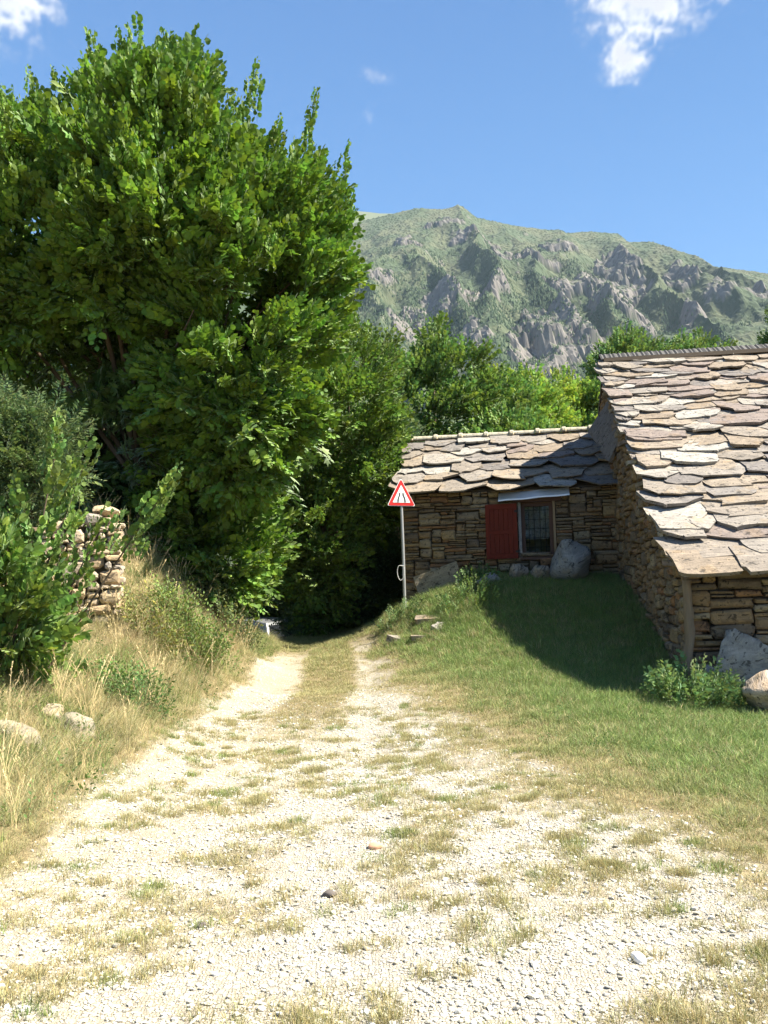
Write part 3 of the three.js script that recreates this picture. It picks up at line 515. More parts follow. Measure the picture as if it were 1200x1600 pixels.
// ───────────────────────── stone work ─────────────────────────
function stoneGeo(w, h, d, rnd, round = 0) { // one walling stone, face towards +z, back at -d
  const n = 8, c = Math.min(w, h) * (0.05 + 0.16 * rnd() + round), O = [];
  const j = (s) => (rnd() - 0.5) * s, pts = [[-w / 2 + c, -h / 2], [w / 2 - c, -h / 2], [w / 2, -h / 2 + c], [w / 2, h / 2 - c], [w / 2 - c, h / 2], [-w / 2 + c, h / 2], [-w / 2, h / 2 - c], [-w / 2, -h / 2 + c]];
  for (const [x, y] of pts) O.push([x + j(w * 0.12), y + j(h * 0.26)]);
  const bev = Math.min(0.03, h * 0.22), B = new Build(), uo = rnd() * 7, vo = rnd() * 7, f = [];
  const out = 0.07 * rnd();
  for (const [x, y] of O) f.push([x * (1 - bev / (w / 2)) + j(0.008), y * (1 - bev / (h / 2)) + j(0.006), out + j(0.016)]);
  const cen = [j(w * 0.3), j(h * 0.3), out + 0.008 + j(0.012)], uv = (p) => [p[0] + uo + p[2] * 0.5, p[1] + vo + p[2] * 0.5];
  for (let i = 0; i < n; i++) {
    const k = (i + 1) % n, a = [...O[i], -d], b = [...O[k], -d], e = [...O[k], out - bev], q = [...O[i], out - bev];
    B.quad(a, b, e, q, uv(a), uv(b), uv(e), uv(q)); B.quad(q, e, f[k], f[i], uv(q), uv(e), uv(f[k]), uv(f[i])); B.tri(f[i], f[k], cen, uv(f[i]), uv(f[k]), uv(cen));
  }
  return B.geo();
}
function pack(W, bot, top, size, rnd, holes = []) { // stones laid one on another from the lowest gap up
  const c = 0.03, n = Math.round(W / c), H = new Float32Array(n), done = new Uint8Array(n), out = []; for (let i = 0; i < n; i++) H[i] = bot((i + 0.5) * c);
  for (let guard = 0; guard < 6000; guard++) {
    let i = -1; for (let k = 0; k < n; k++) if (!done[k] && (i < 0 || H[k] < H[i] - 1e-6)) i = k; if (i < 0) break;
    let a = i, b = i; while (a > 0 && !done[a - 1] && Math.abs(H[a - 1] - H[i]) < 0.022) a--; while (b < n - 1 && !done[b + 1] && Math.abs(H[b + 1] - H[i]) < 0.022) b++;
    let h0 = H[i]; const hole = holes.find((q) => (i + 0.5) * c > q[0] && (i + 0.5) * c < q[1] && h0 > q[2] - 0.03 && h0 < q[3] - 0.01);
    if (hole) { for (let k = a; k <= b; k++) if ((k + 0.5) * c > hole[0] && (k + 0.5) * c < hole[1]) H[k] = hole[3]; continue; }
    let [w, h] = size(rnd, h0), m = Math.max(1, Math.round(w / c)), s = a; const seg = b - a + 1;
    if (seg - m < 4) m = seg; else if (rnd() < 0.5) s = b - m + 1;
    const x0 = s * c, x1 = (s + m) * c; w = x1 - x0; if (w < h * 0.8) h = Math.max(0.035, w * 0.8);
    let lim = 1e9; for (let k = s; k < s + m; k++) lim = Math.min(lim, top((k + 0.5) * c) - h0);
    for (const q of holes) if (x1 > q[0] + 0.01 && x0 < q[1] - 0.01 && h0 < q[2] + 1e-6) lim = Math.min(lim, q[2] - h0);
    if (seg < 5) { const nb = Math.min(a > 0 ? H[a - 1] : 9, b < n - 1 ? H[b + 1] : 9); if (nb - h0 > 0.03) h = Math.min(h, nb - h0); }
    if (lim < 0.025) { for (let k = s; k < s + m; k++) { if (top((k + 0.5) * c) - h0 < 0.06) done[k] = 1; else H[k] += 0.025; } continue; }
    if (lim - h < 0.035) h = lim; h = Math.min(h, lim);
    out.push([x0 + w / 2, h0 + h / 2, w, h]); for (let k = s; k < s + m; k++) H[k] = h0 + h;
  }
  return out;
}
function layStones(parent, list, frame, mats, rnd, depth = 0.16, keep = 300, near = () => 0, gap = 0.011, round = 0) {
  const ranked = list.map((s) => ({ s, k: s[2] * s[3] / (1 + near(s)) })).sort((a, b) => b.k - a.k), rest = [];
  ranked.forEach(({ s: [x, y, w, h] }, i) => {
    const g = stoneGeo(Math.max(0.025, w - gap), Math.max(0.02, h - gap), depth, rnd, round), m = frame(x, y).multiply(new THREE.Matrix4().makeRotationZ((rnd() - 0.5) * 0.06 * Math.min(1, 0.25 / w)));
    if (i < keep) { const o = mesh('stone', g, mats[Math.floor(rnd() * mats.length)], parent); o.applyMatrix4(m); } else { g.applyMatrix4(m); rest.push(g); }
  });
  if (rest.length) { const o = mesh('small_stones', mergeGeometries(rest), mats[0], parent); o.userData.kind = 'stuff'; }
}
function slabGeo(w, l, t, rnd, point = 0.5) { // a split roofing slab: x across, +z down the roof, y up
  const j = (s) => (rnd() - 0.5) * s, B = new Build(), cl = w * (0.04 + 0.30 * point * rnd()), cr = w * (0.04 + 0.30 * point * rnd()), dl = l * (0.06 + 0.35 * point * rnd()), dr = l * (0.06 + 0.35 * point * rnd()), mid = j(0.6) * w;
  const K = [[-w / 2 + j(0.04), -l / 2], [w / 2 + j(0.04), -l / 2], [w / 2 + j(0.06), j(l * 0.2)], [w / 2 - j(0.04), l / 2 - dr], [w / 2 - cr, l / 2 + j(0.05)], [mid, l / 2 + 0.02 + j(0.1)], [-w / 2 + cl, l / 2 + j(0.05)], [-w / 2 + j(0.04), l / 2 - dl], [-w / 2 + j(0.06), j(l * 0.2)]], O = [];
  K.forEach((p, i) => { const q = K[(i + 1) % K.length]; O.push(p); if (i > 1 && i < 7) O.push([lerp(p[0], q[0], 0.35 + 0.3 * rnd()) + j(0.035), lerp(p[1], q[1], 0.5) + j(0.075)]); });
  const n = O.length, uo = rnd() * 5, vo = rnd() * 5, uv = (p) => [p[0] + uo, p[2] + p[1] + vo], warp = j(0.03), T = [], Bo = [], R = [];
  for (const [x, z] of O) { const y = warp * (x / w) + j(0.012); T.push([x, t / 2 + y, z]); Bo.push([x * (1 - 0.05 * rnd()) + j(0.015), -t / 2 + y + j(0.008), z * (1 - 0.04 * rnd())]); R.push([x * 0.8 + j(0.06), t / 2 + y + j(0.012), z * 0.8 + j(0.06)]); }
  const c = [j(0.1), t / 2 + 0.010, j(0.1)], e = [0, -t / 2, 0];
  for (let i = 0; i < n; i++) {
    const k = (i + 1) % n;
    const su = (p) => [p[0] + p[2] + uo, p[1] * 1.0 + vo];
    B.quad(T[k], T[i], Bo[i], Bo[k], su(T[k]), su(T[i]), su(Bo[i]), su(Bo[k]));
    B.quad(T[i], T[k], R[k], R[i], uv(T[i]), uv(T[k]), uv(R[k]), uv(R[i])); B.tri(R[i], R[k], c, uv(R[i]), uv(R[k]), uv(c)); B.tri(Bo[k], Bo[i], e, uv(Bo[k]), uv(Bo[i]), uv(e));
  }
  const g = B.geo(), nn = g.attributes.normal.array, pp = g.attributes.position.array; // outline runs either way round: make the top face up
  if (nn[(n > 0 ? 4 : 0) * 0 + 0] === undefined) return g;
  let up = 0; for (let i = 0; i < pp.length; i += 3) if (pp[i + 1] > t / 2 + 0.004) up += nn[i + 1];
  if (up < 0) { for (let i = 0; i < pp.length; i += 9) for (let k = 0; k < 3; k++) { const s = pp[i + 3 + k]; pp[i + 3 + k] = pp[i + 6 + k]; pp[i + 6 + k] = s; } const q = g.attributes.uv.array; for (let i = 0; i < q.length; i += 6) for (let k = 0; k < 2; k++) { const s = q[i + 2 + k]; q[i + 2 + k] = q[i + 4 + k]; q[i + 4 + k] = s; } g.computeVertexNormals(); }
  return g;
}
// slabs in courses on a slope: eave edge at (x, y0, z0), running up towards -z by the pitch
function layRoof(roof, { x0, x1, y0, z0, pitch, courses, rnd, thick = [0.022, 0.05], point }) {
  let s = -0.05;
  courses.forEach(([expose, wmin, wmax], ci) => {
    const len = expose + 0.24 + 0.1 * rnd();
    for (let x = x0 - 0.1 - 0.35 * rnd() * (ci % 2 ? 1 : 0.3); x < x1;) {
      let w = lerp(wmin, wmax, rnd()); const start = Math.max(x, x0 + (rnd() - 0.6) * 0.12); w = Math.max(0.28, x + w - start);
      const t = lerp(...thick, rnd()), o = mesh('roof_slab', slabGeo(w * 1.05, len * (0.9 + 0.25 * rnd()), t, rnd, point), SLABS[Math.floor(rnd() * SLABS.length)], roof);
      const along = s + len / 2 + (rnd() - 0.5) * 0.17, lift = 0.06 + 0.06 * rnd() + t / 2;
      o.position.set(start + w / 2, y0 + Math.sin(pitch) * along + Math.cos(pitch) * lift, z0 - Math.cos(pitch) * along + Math.sin(pitch) * lift);
      o.rotation.set(pitch - 0.08 - 0.09 * rnd(), (rnd() - 0.5) * 0.24, (rnd() - 0.5) * 0.09, 'XYZ');
      x = start + w;
    }
    s += expose;
  });
}
function prism(outline, x0, x1) { // outline [z, y] swept along x
  const B = new Build(), n = outline.length;
  for (let i = 0; i < n; i++) { const [z, y] = outline[i], [Z, Y] = outline[(i + 1) % n]; B.quad([x0, y, z], [x0, Y, Z], [x1, Y, Z], [x1, y, z], [z + y, 0], [Z + Y, 0], [Z + Y, x1 - x0], [z + y, x1 - x0]); }
  const tris = THREE.ShapeUtils.triangulateShape(outline.map(([z, y]) => new THREE.Vector2(z, y)), []);
  for (const [a, b, c] of tris) for (const x of [x0, x1]) { const p = (i) => [x, outline[i][1], outline[i][0]]; B.tri(p(a), p(b), p(c)); }
  return B.geo();
}

// ── the windowed house ──
const HOUSE = { x: 0.40, z: -16.35, a: THREE.MathUtils.degToRad(11.5), w: 4.55 };
{
  const rnd = mulberry(501), h = thing('stone_house', 'low stone house with a red shutter and barred window, slab roof', 'house', [HOUSE.x, 0, HOUSE.z], -HOUSE.a), W = HOUSE.w, D = 4.3, eave = 3.10, pitch = THREE.MathUtils.degToRad(33), z0 = 0.22;
  const y0 = 3.06, rz = -2.02, ry = y0 + (z0 - rz) * Math.tan(pitch), win = [2.46, 3.10, 1.78, 2.90];
  const t = 0.34, cores = [box(win[0], 3.0, t, win[0] / 2, 1.55, -t / 2 - 0.14), box(W - win[1], 3.0, t, (W + win[1]) / 2, 1.55, -t / 2 - 0.14), box(win[1] - win[0], win[2] - 0.05, t, (win[0] + win[1]) / 2, win[2] / 2 + 0.025, -t / 2 - 0.14), box(win[1] - win[0], 3.05 - win[3], t, (win[0] + win[1]) / 2, (3.05 + win[3]) / 2, -t / 2 - 0.14)];
  const side = prism([[-0.48, 0], [-D, 0], [-D, eave], [rz, ry - 0.12], [-0.48, ry - 0.12 - (rz * -1 - 0.48) * Math.tan(pitch)]], 0.14, 0.5), back = box(W, 3.0, 0.3, W / 2, 1.5, -D + 0.1), floorIn = box(W, 0.1, D, W / 2, 1.2, -D / 2);
  const wall = mesh('wall', mergeGeometries([...cores, side, back, floorIn].map((g) => (g.index ? g.toNonIndexed() : g))), M.core, h);
  const bot = (x) => ground(HOUSE.x + x * Math.cos(HOUSE.a), HOUSE.z + x * Math.sin(HOUSE.a)) - 0.12;
  layStones(wall, pack(W, bot, () => 3.17, (r) => (r() < 0.22 ? [0.2 + 0.3 * r(), 0.12 + 0.09 * r()] : r() < 0.5 ? [0.28 + 0.5 * r(), 0.05 + 0.045 * r()] : [0.12 + 0.25 * r(), 0.035 + 0.045 * r()]), rnd, [[win[0] - 0.06, win[1] + 0.05, win[2] - 0.02, win[3] + 0.10]]), (x, y) => new THREE.Matrix4().makeTranslation(x, y, 0), WALLS, rnd, 0.16, 280, () => 0, 0.018);
  // left gable stones, seen edge-on past the pole
  layStones(wall, pack(D, () => 0.0, (z) => { const q = D - z; return q < -rz ? y0 + (q + z0) * Math.tan(pitch) - 0.15 : ry - 0.15 - (q + rz) * 0.62; }, (r) => [0.25 + 0.4 * r(), 0.09 + 0.1 * r()], rnd), (s, y) => new THREE.Matrix4().makeRotationY(-Math.PI / 2).setPosition(0, y, s - D), WALLS, rnd, 0.16, 16, (s) => D - s[0]);
  { // mortar left on the lower corner
    const B = new Build(), n = 20; for (let i = 0; i < n; i++) for (let k = 0; k < n; k++) { const P = (a, b) => { const x = a / n * 1.25, y = 0.62 + b / n * 1.05; return [x - 0.02, y, 0.028 + 0.02 * fbm(x * 4, y * 4, 3)]; }, x = (i + 0.5) / n * 1.25, y = (k + 0.5) / n * 1.05; if (y + x * 0.75 + 0.75 * fbm(x * 3.2 + 4, y * 3.6, 3) < 0.72) B.quad(P(i, k), P(i + 1, k), P(i + 1, k + 1), P(i, k + 1)); }
    mesh('mortar_patch', B.geo(), M.mortar, wall).userData.label = 'pale mortar left over the lower corner stones';
  }
  // roof
  const deckGeo = prism([[-0.03, y0 - 0.02 + (z0 + 0.03) * Math.tan(pitch)], [rz, ry - 0.02], [-D - 0.15, ry - (D + 0.15 + rz) * 0.62], [-D - 0.15, ry - 0.09 - (D + 0.15 + rz) * 0.62], [rz, ry - 0.1], [-0.03, y0 - 0.09 + (z0 + 0.03) * Math.tan(pitch)]], -0.12, W - 0.02);
  const roof = mesh('roof', deckGeo, M.deck, h);
  layRoof(roof, { x0: -0.2, x1: W + 0.1, y0, z0: z0 + 0.05, pitch, rnd, point: 1.6, courses: [[0.48, 0.75, 1.15], [0.46, 0.7, 1.15], [0.42, 0.6, 1.05], [0.36, 0.55, 1.0], [0.32, 0.5, 0.9], [0.28, 0.45, 0.85], [0.24, 0.45, 0.8]] });
  { // back slope, out of sight: a plain run of slabs
    for (let i = 0; i < 4; i++) for (let x = 0; x < W - 0.3; x += 0.9) { const o = mesh('roof_slab', slabGeo(0.95, 0.85, 0.05, rnd, 0.5), SLABS[Math.floor(rnd() * 5)], roof), q = 0.3 + i * 0.62; o.position.set(x + 0.45, ry + 0.06 - q * 0.62, rz - q); o.rotation.set(-0.5, 0, 0); }
  }
  // ridge tiles: half rounds with a raised collar at the joint
  const tiles = 8, step = (W + 0.2) / tiles; for (let i = 0; i < tiles; i++) {
    const prof = [[0.0, 0.105], [0.0, 0.125], [0.02, 0.138], [0.09, 0.138], [0.105, 0.112], [step - 0.01, 0.098]], B = new Build(), n = 10;
    for (let k = 0; k < n; k++) for (let q = 0; q < prof.length - 1; q++) { const P = (s, a) => { const an = Math.PI * (a / n) * 1.06 - 0.09; return [s[0], Math.sin(an) * s[1] * 0.86, Math.cos(an) * s[1]]; }; B.quad(P(prof[q], k), P(prof[q + 1], k), P(prof[q + 1], k + 1), P(prof[q], k + 1)); }
    const o = mesh('ridge_tile', B.geo(), M.ridge, roof); o.position.set(-0.16 + i * step, ry + 0.14 + (rnd() - 0.5) * 0.012, rz); o.rotation.y = (rnd() - 0.5) * 0.02;
  }
  // window
  const cx = (win[0] + win[1]) / 2, cy = (win[2] + win[3]) / 2, ww = win[1] - win[0], wh = win[3] - win[2], wnd = mesh('window', mergeGeometries([box(0.075, wh, 0.07, -ww / 2 + 0.0375, 0, 0), box(0.075, wh, 0.07, ww / 2 - 0.0375, 0, 0), box(ww - 0.154, 0.08, 0.07, 0, wh / 2 - 0.04, 0), box(ww - 0.154, 0.10, 0.07, 0, -wh / 2 + 0.05, 0)]), M.frame, h);
  wnd.position.set(cx, cy, -0.16);
  const pane = mesh('pane', box(ww - 0.15, wh - 0.17, 0.006), M.glass, wnd); pane.position.set(0, 0.01, 0.0);
  const lace = mesh('curtain', (() => { const g = new THREE.PlaneGeometry(ww - 0.16, wh - 0.45, 40, 4), p = g.attributes.position; for (let i = 0; i < p.count; i++) p.setZ(i, 0.012 * Math.sin(p.getX(i) * 60)); g.computeVertexNormals(); return g; })(), std({ color: RGB(0.16, 0.18, 0.19), map: stoneTex, side: THREE.DoubleSide }), wnd); lace.position.set(0, 0.14, -0.09);
  for (const x of [-0.17, -0.06, 0.06, 0.17]) { const b = mesh('grille_bar', new THREE.CylinderGeometry(0.007, 0.007, wh - 0.16, 6), M.iron, wnd); b.position.set(x, 0.01, 0.05); }
  for (let i = 0; i < 5; i++) { const b = mesh('grille_bar', new THREE.CylinderGeometry(0.006, 0.006, ww - 0.14, 6).rotateZ(Math.PI / 2), M.iron, wnd); b.position.set(0, -wh / 2 + 0.2 + i * 0.19, 0.063); }
  const rev = mesh('reveal', mergeGeometries([box(0.055, wh + 0.1, 0.14, win[0] - 0.03, cy, -0.05)]), M.plaster, h); rev.userData.label = 'whitewashed left reveal of the window';
  const jamb = mesh('jamb', box(0.045, wh + 0.1, 0.16, win[1] + 0.024, cy, -0.03), M.paleWood, h); jamb.userData.label = 'pale wooden right jamb of the window';
  mesh('lintel', box(ww + 0.35, 0.09, 0.17, cx, win[3] + 0.05, -0.03), M.frame, h); mesh('sill', box(ww + 0.1, 0.05, 0.16, cx, win[2] - 0.026, -0.035), M.frame, h);
  // tin strip over the window
  const tinB = new Build(); for (let i = 0; i < 12; i++) { const xa = i / 12 * 1.42, xb = (i + 1) / 12 * 1.42, q = (x) => 0.006 * Math.sin(x * 9) + 0.05 * x; tinB.quad([xa, q(xa), 0.27], [xb, q(xb), 0.27], [xb, q(xb) + 0.15, 0.06], [xa, q(xa) + 0.15, 0.06]); tinB.quad([xa, q(xa) - 0.03, 0.272], [xb, q(xb) - 0.03, 0.272], [xb, q(xb), 0.27], [xa, q(xa), 0.27]); }
  const tin = mesh('tin_flashing', tinB.geo(), new THREE.MeshStandardMaterial({ color: RGB(0.72, 0.72, 0.72), roughness: 0.42, metalness: 0.35, side: THREE.DoubleSide }), h); tin.position.set(2.02, 2.95, 0.0); tin.userData.label = 'bent pale tin strip fixed over the window';
  // shutter, folded back against the wall on the left of the window
  const sh = mesh('shutter', mergeGeometries([box(0.085, 1.12, 0.034, -0.28, 0, 0), box(0.085, 1.12, 0.034, 0.28, 0, 0), box(0.474, 0.1, 0.032, 0, 0.51, 0), box(0.474, 0.1, 0.032, 0, -0.51, 0), box(0.474, 0.075, 0.032, 0, -0.02, 0)]), M.shutter, h);
  sh.position.set(2.06, cy - 0.02, 0.10); sh.rotation.y = -0.07; sh.userData.label = 'dark red boarded shutter folded back';
  for (let i = 0; i < 5; i++) for (const [y, hh] of [[0.238, 0.44], [-0.258, 0.4]]) { const b = mesh('board', bevelBox(0.091, hh, 0.02, 0.004), M.shutter, sh); b.position.set(-0.19 + i * 0.095, y, -0.004 + (rnd() - 0.5) * 0.004); }
  for (const y of [0.4, -0.42]) { const g = mesh('hinge', box(0.07, 0.045, 0.012), M.iron, sh); g.position.set(0.31, y, 0.024); }
}

// ── the barn on the right ──
const BARN = { x: 3.93, z: -10.15, a: THREE.MathUtils.degToRad(8) };
{
  const rnd = mulberry(601), h = thing('stone_barn', 'stone barn with a steep roof of rough slabs at the right edge', 'barn', [BARN.x, 0, BARN.z], -BARN.a), W = 5.6, z0 = 0.32, y0 = 1.36, rz = -6.05, ry = 5.80, pitch = Math.atan2(ry - y0, z0 - rz), D = 10.5, t = Math.tan(pitch);
  const out = [[-0.15, -0.5], [-D, -0.5], [-D, ry - (D + rz) * 0.8], [rz, ry - 0.16], [-0.15, y0 + (z0 + 0.15) * t - 0.16]];
  const wall = mesh('wall', prism(out, 0.15, W), M.core, h);
  const wx = (x, z) => [BARN.x + x * Math.cos(BARN.a) - z * Math.sin(BARN.a) * 1, BARN.z + x * Math.sin(BARN.a) + z * Math.cos(BARN.a)];
  // front wall: long beds
  layStones(wall, pack(W, () => -0.3, () => y0 + 0.2, (r) => (r() < 0.35 ? [0.5 + 0.5 * r(), 0.14 + 0.08 * r()] : r() < 0.6 ? [0.3 + 0.5 * r(), 0.09 + 0.04 * r()] : [0.15 + 0.3 * r(), 0.045 + 0.04 * r()]), rnd), (x, y) => new THREE.Matrix4().makeTranslation(x, y, 0), WALLS, rnd, 0.18, 120, (s) => s[0] * 0.5, 0.022);
  // gable wall: rougher, smaller
  const Dg = 8.2; layStones(wall, pack(Dg, (s) => { const [X, Z] = wx(0, s - Dg); return ground(X, Z) - 0.15; }, (s) => { const z = s - Dg; return (z > rz ? y0 + (z0 - z) * t : ry - (rz - z) * 0.8) - 0.17; }, (r) => (r() < 0.3 ? [0.25 + 0.35 * r(), 0.14 + 0.12 * r()] : [0.14 + 0.3 * r(), 0.07 + 0.08 * r()]), rnd), (s, y) => new THREE.Matrix4().makeRotationY(-Math.PI / 2).setPosition(0, y, s - Dg), WALLS, rnd, 0.16, 175, (s) => (Dg - s[0]) * 0.8, 0.018);
  const deck = prism([[-0.05, y0 + (z0 + 0.05) * t - 0.02], [rz, ry - 0.02], [-D - 0.2, ry - (D + 0.2 + rz) * 0.8], [-D - 0.2, ry - 0.1 - (D + 0.2 + rz) * 0.8], [rz, ry - 0.14], [-0.05, y0 + (z0 + 0.05) * t - 0.1]], -0.06, W);
  const roof = mesh('roof', deck, M.deck, h), courses = []; let L = Math.hypot(ry - y0, z0 - rz) - 0.1;
  for (let s = 0, i = 0; s < L; i++) { const k = s / L, e = Math.min(L - s + 0.001, lerp(0.37, 0.15, Math.pow(k, 0.7)) * (0.85 + 0.3 * rnd())); courses.push([e, lerp(0.6, 0.36, k), lerp(1.35, 0.85, k)]); s += e; }
  layRoof(roof, { x0: -0.2, x1: W - 0.1, y0, z0: z0 + 0.02, pitch, rnd, point: 1.35, courses, thick: [0.02, 0.055] });
  for (let i = 0; i < 6; i++) for (let x = 0; x < W - 0.3; x += 1.1) { const o = mesh('roof_slab', slabGeo(1.15, 1.1, 0.05, rnd, 0.5), SLABS[Math.floor(rnd() * 5)], roof), q = 0.4 + i * 0.8; o.position.set(x + 0.55, ry + 0.06 - q * 0.8, rz - q); o.rotation.set(-0.62, 0, 0); }
  // stones packed under the verge, and thin slabs bedded on the wall head
  for (let i = 0; i < 9; i++) { const q = 0.3 + i * 0.6, o = mesh('verge_stone', slabGeo(0.5 + 0.25 * rnd(), 0.5, 0.06, rnd, 0.4), SLABS[3 + Math.floor(rnd() * 4)], roof); o.position.set(0.12, y0 + (q + 0.2) * t - 0.11, z0 - q - 0.2); o.rotation.set(0.1 * rnd(), rnd() * 0.5 - 0.25, 0.06); }
  // corrugated ridge cap and the board it is nailed to
  const B = new Build(), n = 150; for (let i = 0; i < n; i++) for (const [za, ya, zb, yb] of [[0.30, -0.17, 0, 0.02], [0, 0.02, -0.30, -0.17]]) { const x = (k) => -0.12 + k / n * (W - 0.1), w = (k) => 0.014 * Math.sin(k / n * (W - 0.1) / 0.095 * Math.PI * 2); B.quad([x(i), ya + w(i), za], [x(i + 1), ya + w(i + 1), za], [x(i + 1), yb + w(i + 1), zb], [x(i), yb + w(i), zb]); }
  const cap = mesh('ridge_cap', B.geo(), new THREE.MeshStandardMaterial({ color: RGB(0.04, 0.038, 0.036), roughness: 0.7, metalness: 0.2, side: THREE.DoubleSide }), roof); cap.position.set(0, ry + 0.22, rz); cap.userData.label = 'dark corrugated metal ridge cap';
  const bd = mesh('ridge_board', box(W - 0.1, 0.09, 0.04), M.deck, roof); bd.position.set(W / 2 - 0.12, ry + 0.03, rz + 0.30); bd.rotation.x = -0.3;
  // two slabs stood on edge where the house roof runs in under the verge
  for (const [x, y, z, w, l, rx, ry2, rz2] of [[-0.13, 4.42, -5.5, 0.75, 0.85, 0.62, 0.2, 1.0], [-0.10, 3.95, -5.0, 0.6, 0.6, 0.6, 0.1, 1.1]]) { const o = mesh('leaning_slab', slabGeo(w, l, 0.06, rnd, 0.6), SLABS[7], roof); o.position.set(x, y, z); o.rotation.set(rx, ry2, rz2); }
  // the wooden post at the corner
  const post = mesh('corner_post', tube([[-0.12, -0.25, 0.13], [-0.085, 0.3, 0.13], [-0.03, 0.66, 0.135], [-0.035, 1.0, 0.13], [-0.03, 1.36, 0.12]], 0.064, 0.056, 9, 0.25, 9), M.post, h); post.userData.label = 'crooked weathered wooden post at the barn corner';
}

// ───────────────────────── boulders and loose stones ─────────────────────────
function boulderGeo(w, hgt, d, seed, cut = 0.54, detail = 4, taper = 0.22) {
  let g = new THREE.IcosahedronGeometry(1, detail); g.deleteAttribute('uv'); g.deleteAttribute('normal'); g = mergeVertices(g, 1e-4); const p = g.attributes.position, rnd = mulberry(seed), planes = [];
  for (let i = 0; i < 16; i++) planes.push([ballPoint(rnd).normalize(), cut + 0.26 * rnd()]);
  const v = V(0, 0, 0), U = [];
  for (let i = 0; i < p.count; i++) {
    v.fromBufferAttribute(p, i).normalize(); let r = 1; for (const [n, q] of planes) { const c = v.dot(n); if (c > 0.05) r = Math.min(r, q / c); }
    r += 0.05 * n3(v.x * 2.2 + seed, v.y * 2.2, v.z * 2.2) + 0.035 * n3(v.x * 5 + seed, v.y * 5, v.z * 5) + 0.018 * n3(v.x * 12 + seed, v.y * 12, v.z * 12);
    const tp = 1 - taper * v.y * r; p.setXYZ(i, v.x * r * tp * w / 2, v.y * r * hgt / 2, v.z * r * d / 2); U.push((v.x + v.z * 0.6) * r * w * 0.5 + seed, (v.y + v.z * 0.4) * r * hgt * 0.5);
  }
  g.setAttribute('uv', new THREE.Float32BufferAttribute(U, 2)); g.computeVertexNormals(); return g;
}
function boulder(name, label, x, z, w, hgt, d, mat, seed, { turn = 0, sink = 0.25, tilt = 0, cut, group } = {}) {
  const o = mesh(name, boulderGeo(w, hgt, d, seed, cut), mat); o.position.set(x, ground(x, z) + hgt * (0.5 - sink), z); o.rotation.set(0, turn, tilt); return tag(o, label, name.includes('boulder') ? 'boulder' : 'stone', group);
}
boulder('boulder', 'big rounded boulder against the house below the barred window', 3.62, -15.05, 0.92, 1.0, 0.7, M.boulderGrey, 3, { sink: 0.16, cut: 0.64 });
boulder('boulder', 'pale stone next to the big rounded boulder by the house', 2.98, -15.1, 0.5, 0.42, 0.4, M.boulder, 4, { sink: 0.2 });
boulder('boulder', 'pointed brown stone below the red shutter', 2.6, -15.25, 0.52, 0.46, 0.4, M.boulder, 5, { sink: 0.2, tilt: 0.5 });
boulder('boulder', 'flat grey stone low in the grass below the red shutter', 2.05, -15.2, 0.62, 0.34, 0.45, M.boulderGrey, 6, { sink: 0.3 });
{ const g = slabGeo(0.95, 0.66, 0.11, mulberry(7), 0.8); g.rotateX(Math.PI / 2); const o = tag(mesh('stone_slab', g, stoneMat(0.30, 0.26, 0.19)), 'large flat slab leaning against the house wall right of the pole', 'slab'); o.position.set(1.12, ground(1.12, -15.9) + 0.14, -15.92); o.rotation.set(-0.2, -HOUSE.a, 0.3); }
boulder('boulder', 'tall blue-grey boulder in shade against the barn front', 4.5, -9.93, 0.95, 0.98, 0.34, M.boulderGrey, 8, { sink: 0.17, cut: 0.56 });
boulder('boulder', 'small grey boulder between the wooden post and the tall boulder', 4.1, -9.93, 0.34, 0.5, 0.24, M.boulderGrey, 9, { sink: 0.15 });
boulder('boulder', 'warm sunlit boulder at the right edge before the barn', 4.36, -8.95, 0.95, 0.62, 0.7, M.boulderWarm, 10, { sink: 0.16, cut: 0.54 });
[['flat stone standing out of the bank below the road sign', 0.80, -14.55, 0.52, 0.36, 0.1, 0.15, 0.1], ['grey stone low on the bank left of the flat one', 0.2, -14.3, 0.34, 0.28, 0.12, 0.4, -0.4], ['tilted stone low on the bank under the flat one', 0.55, -13.95, 0.36, 0.26, 0.08, 0.3, -0.3], ['small squarish stone right of the tilted one on the bank', 0.95, -13.98, 0.26, 0.24, 0.11, 0.4, 0.15]].forEach(([label, x, z, w, l, t, rx, rz], i) => {
  const o = tag(mesh('bank_stone', slabGeo(w, l, t, mulberry(70 + i), 0.9), SLABS[[3, 0, 6, 1][i]]), label, 'stone', 'stones in the bank below the sign'); o.position.set(x, ground(x, z) + 0.0, z); o.rotation.set(rx, i * 0.8, rz);
});
boulder('rock', 'grey rock half buried in dry grass at the left edge', -3.02, -6.35, 0.6, 0.3, 0.4, M.boulder, 31, { sink: 0.5, tilt: -0.4 });
boulder('rock', 'grey rock half buried in dry grass nearer the track', -2.72, -6.9, 0.5, 0.34, 0.34, M.boulder, 32, { sink: 0.48, tilt: -0.6 });
boulder('rock', 'pale rock in the dry grass under the hazel shrub', -3.0, -7.0, 0.32, 0.2, 0.28, M.boulderWarm, 33, { sink: 0.42 });
boulder('rock', 'white-topped stone high on the left bank beside the bright bush', -2.95, -10.6, 0.3, 0.22, 0.24, M.boulderWarm, 34, { sink: 0.2 });
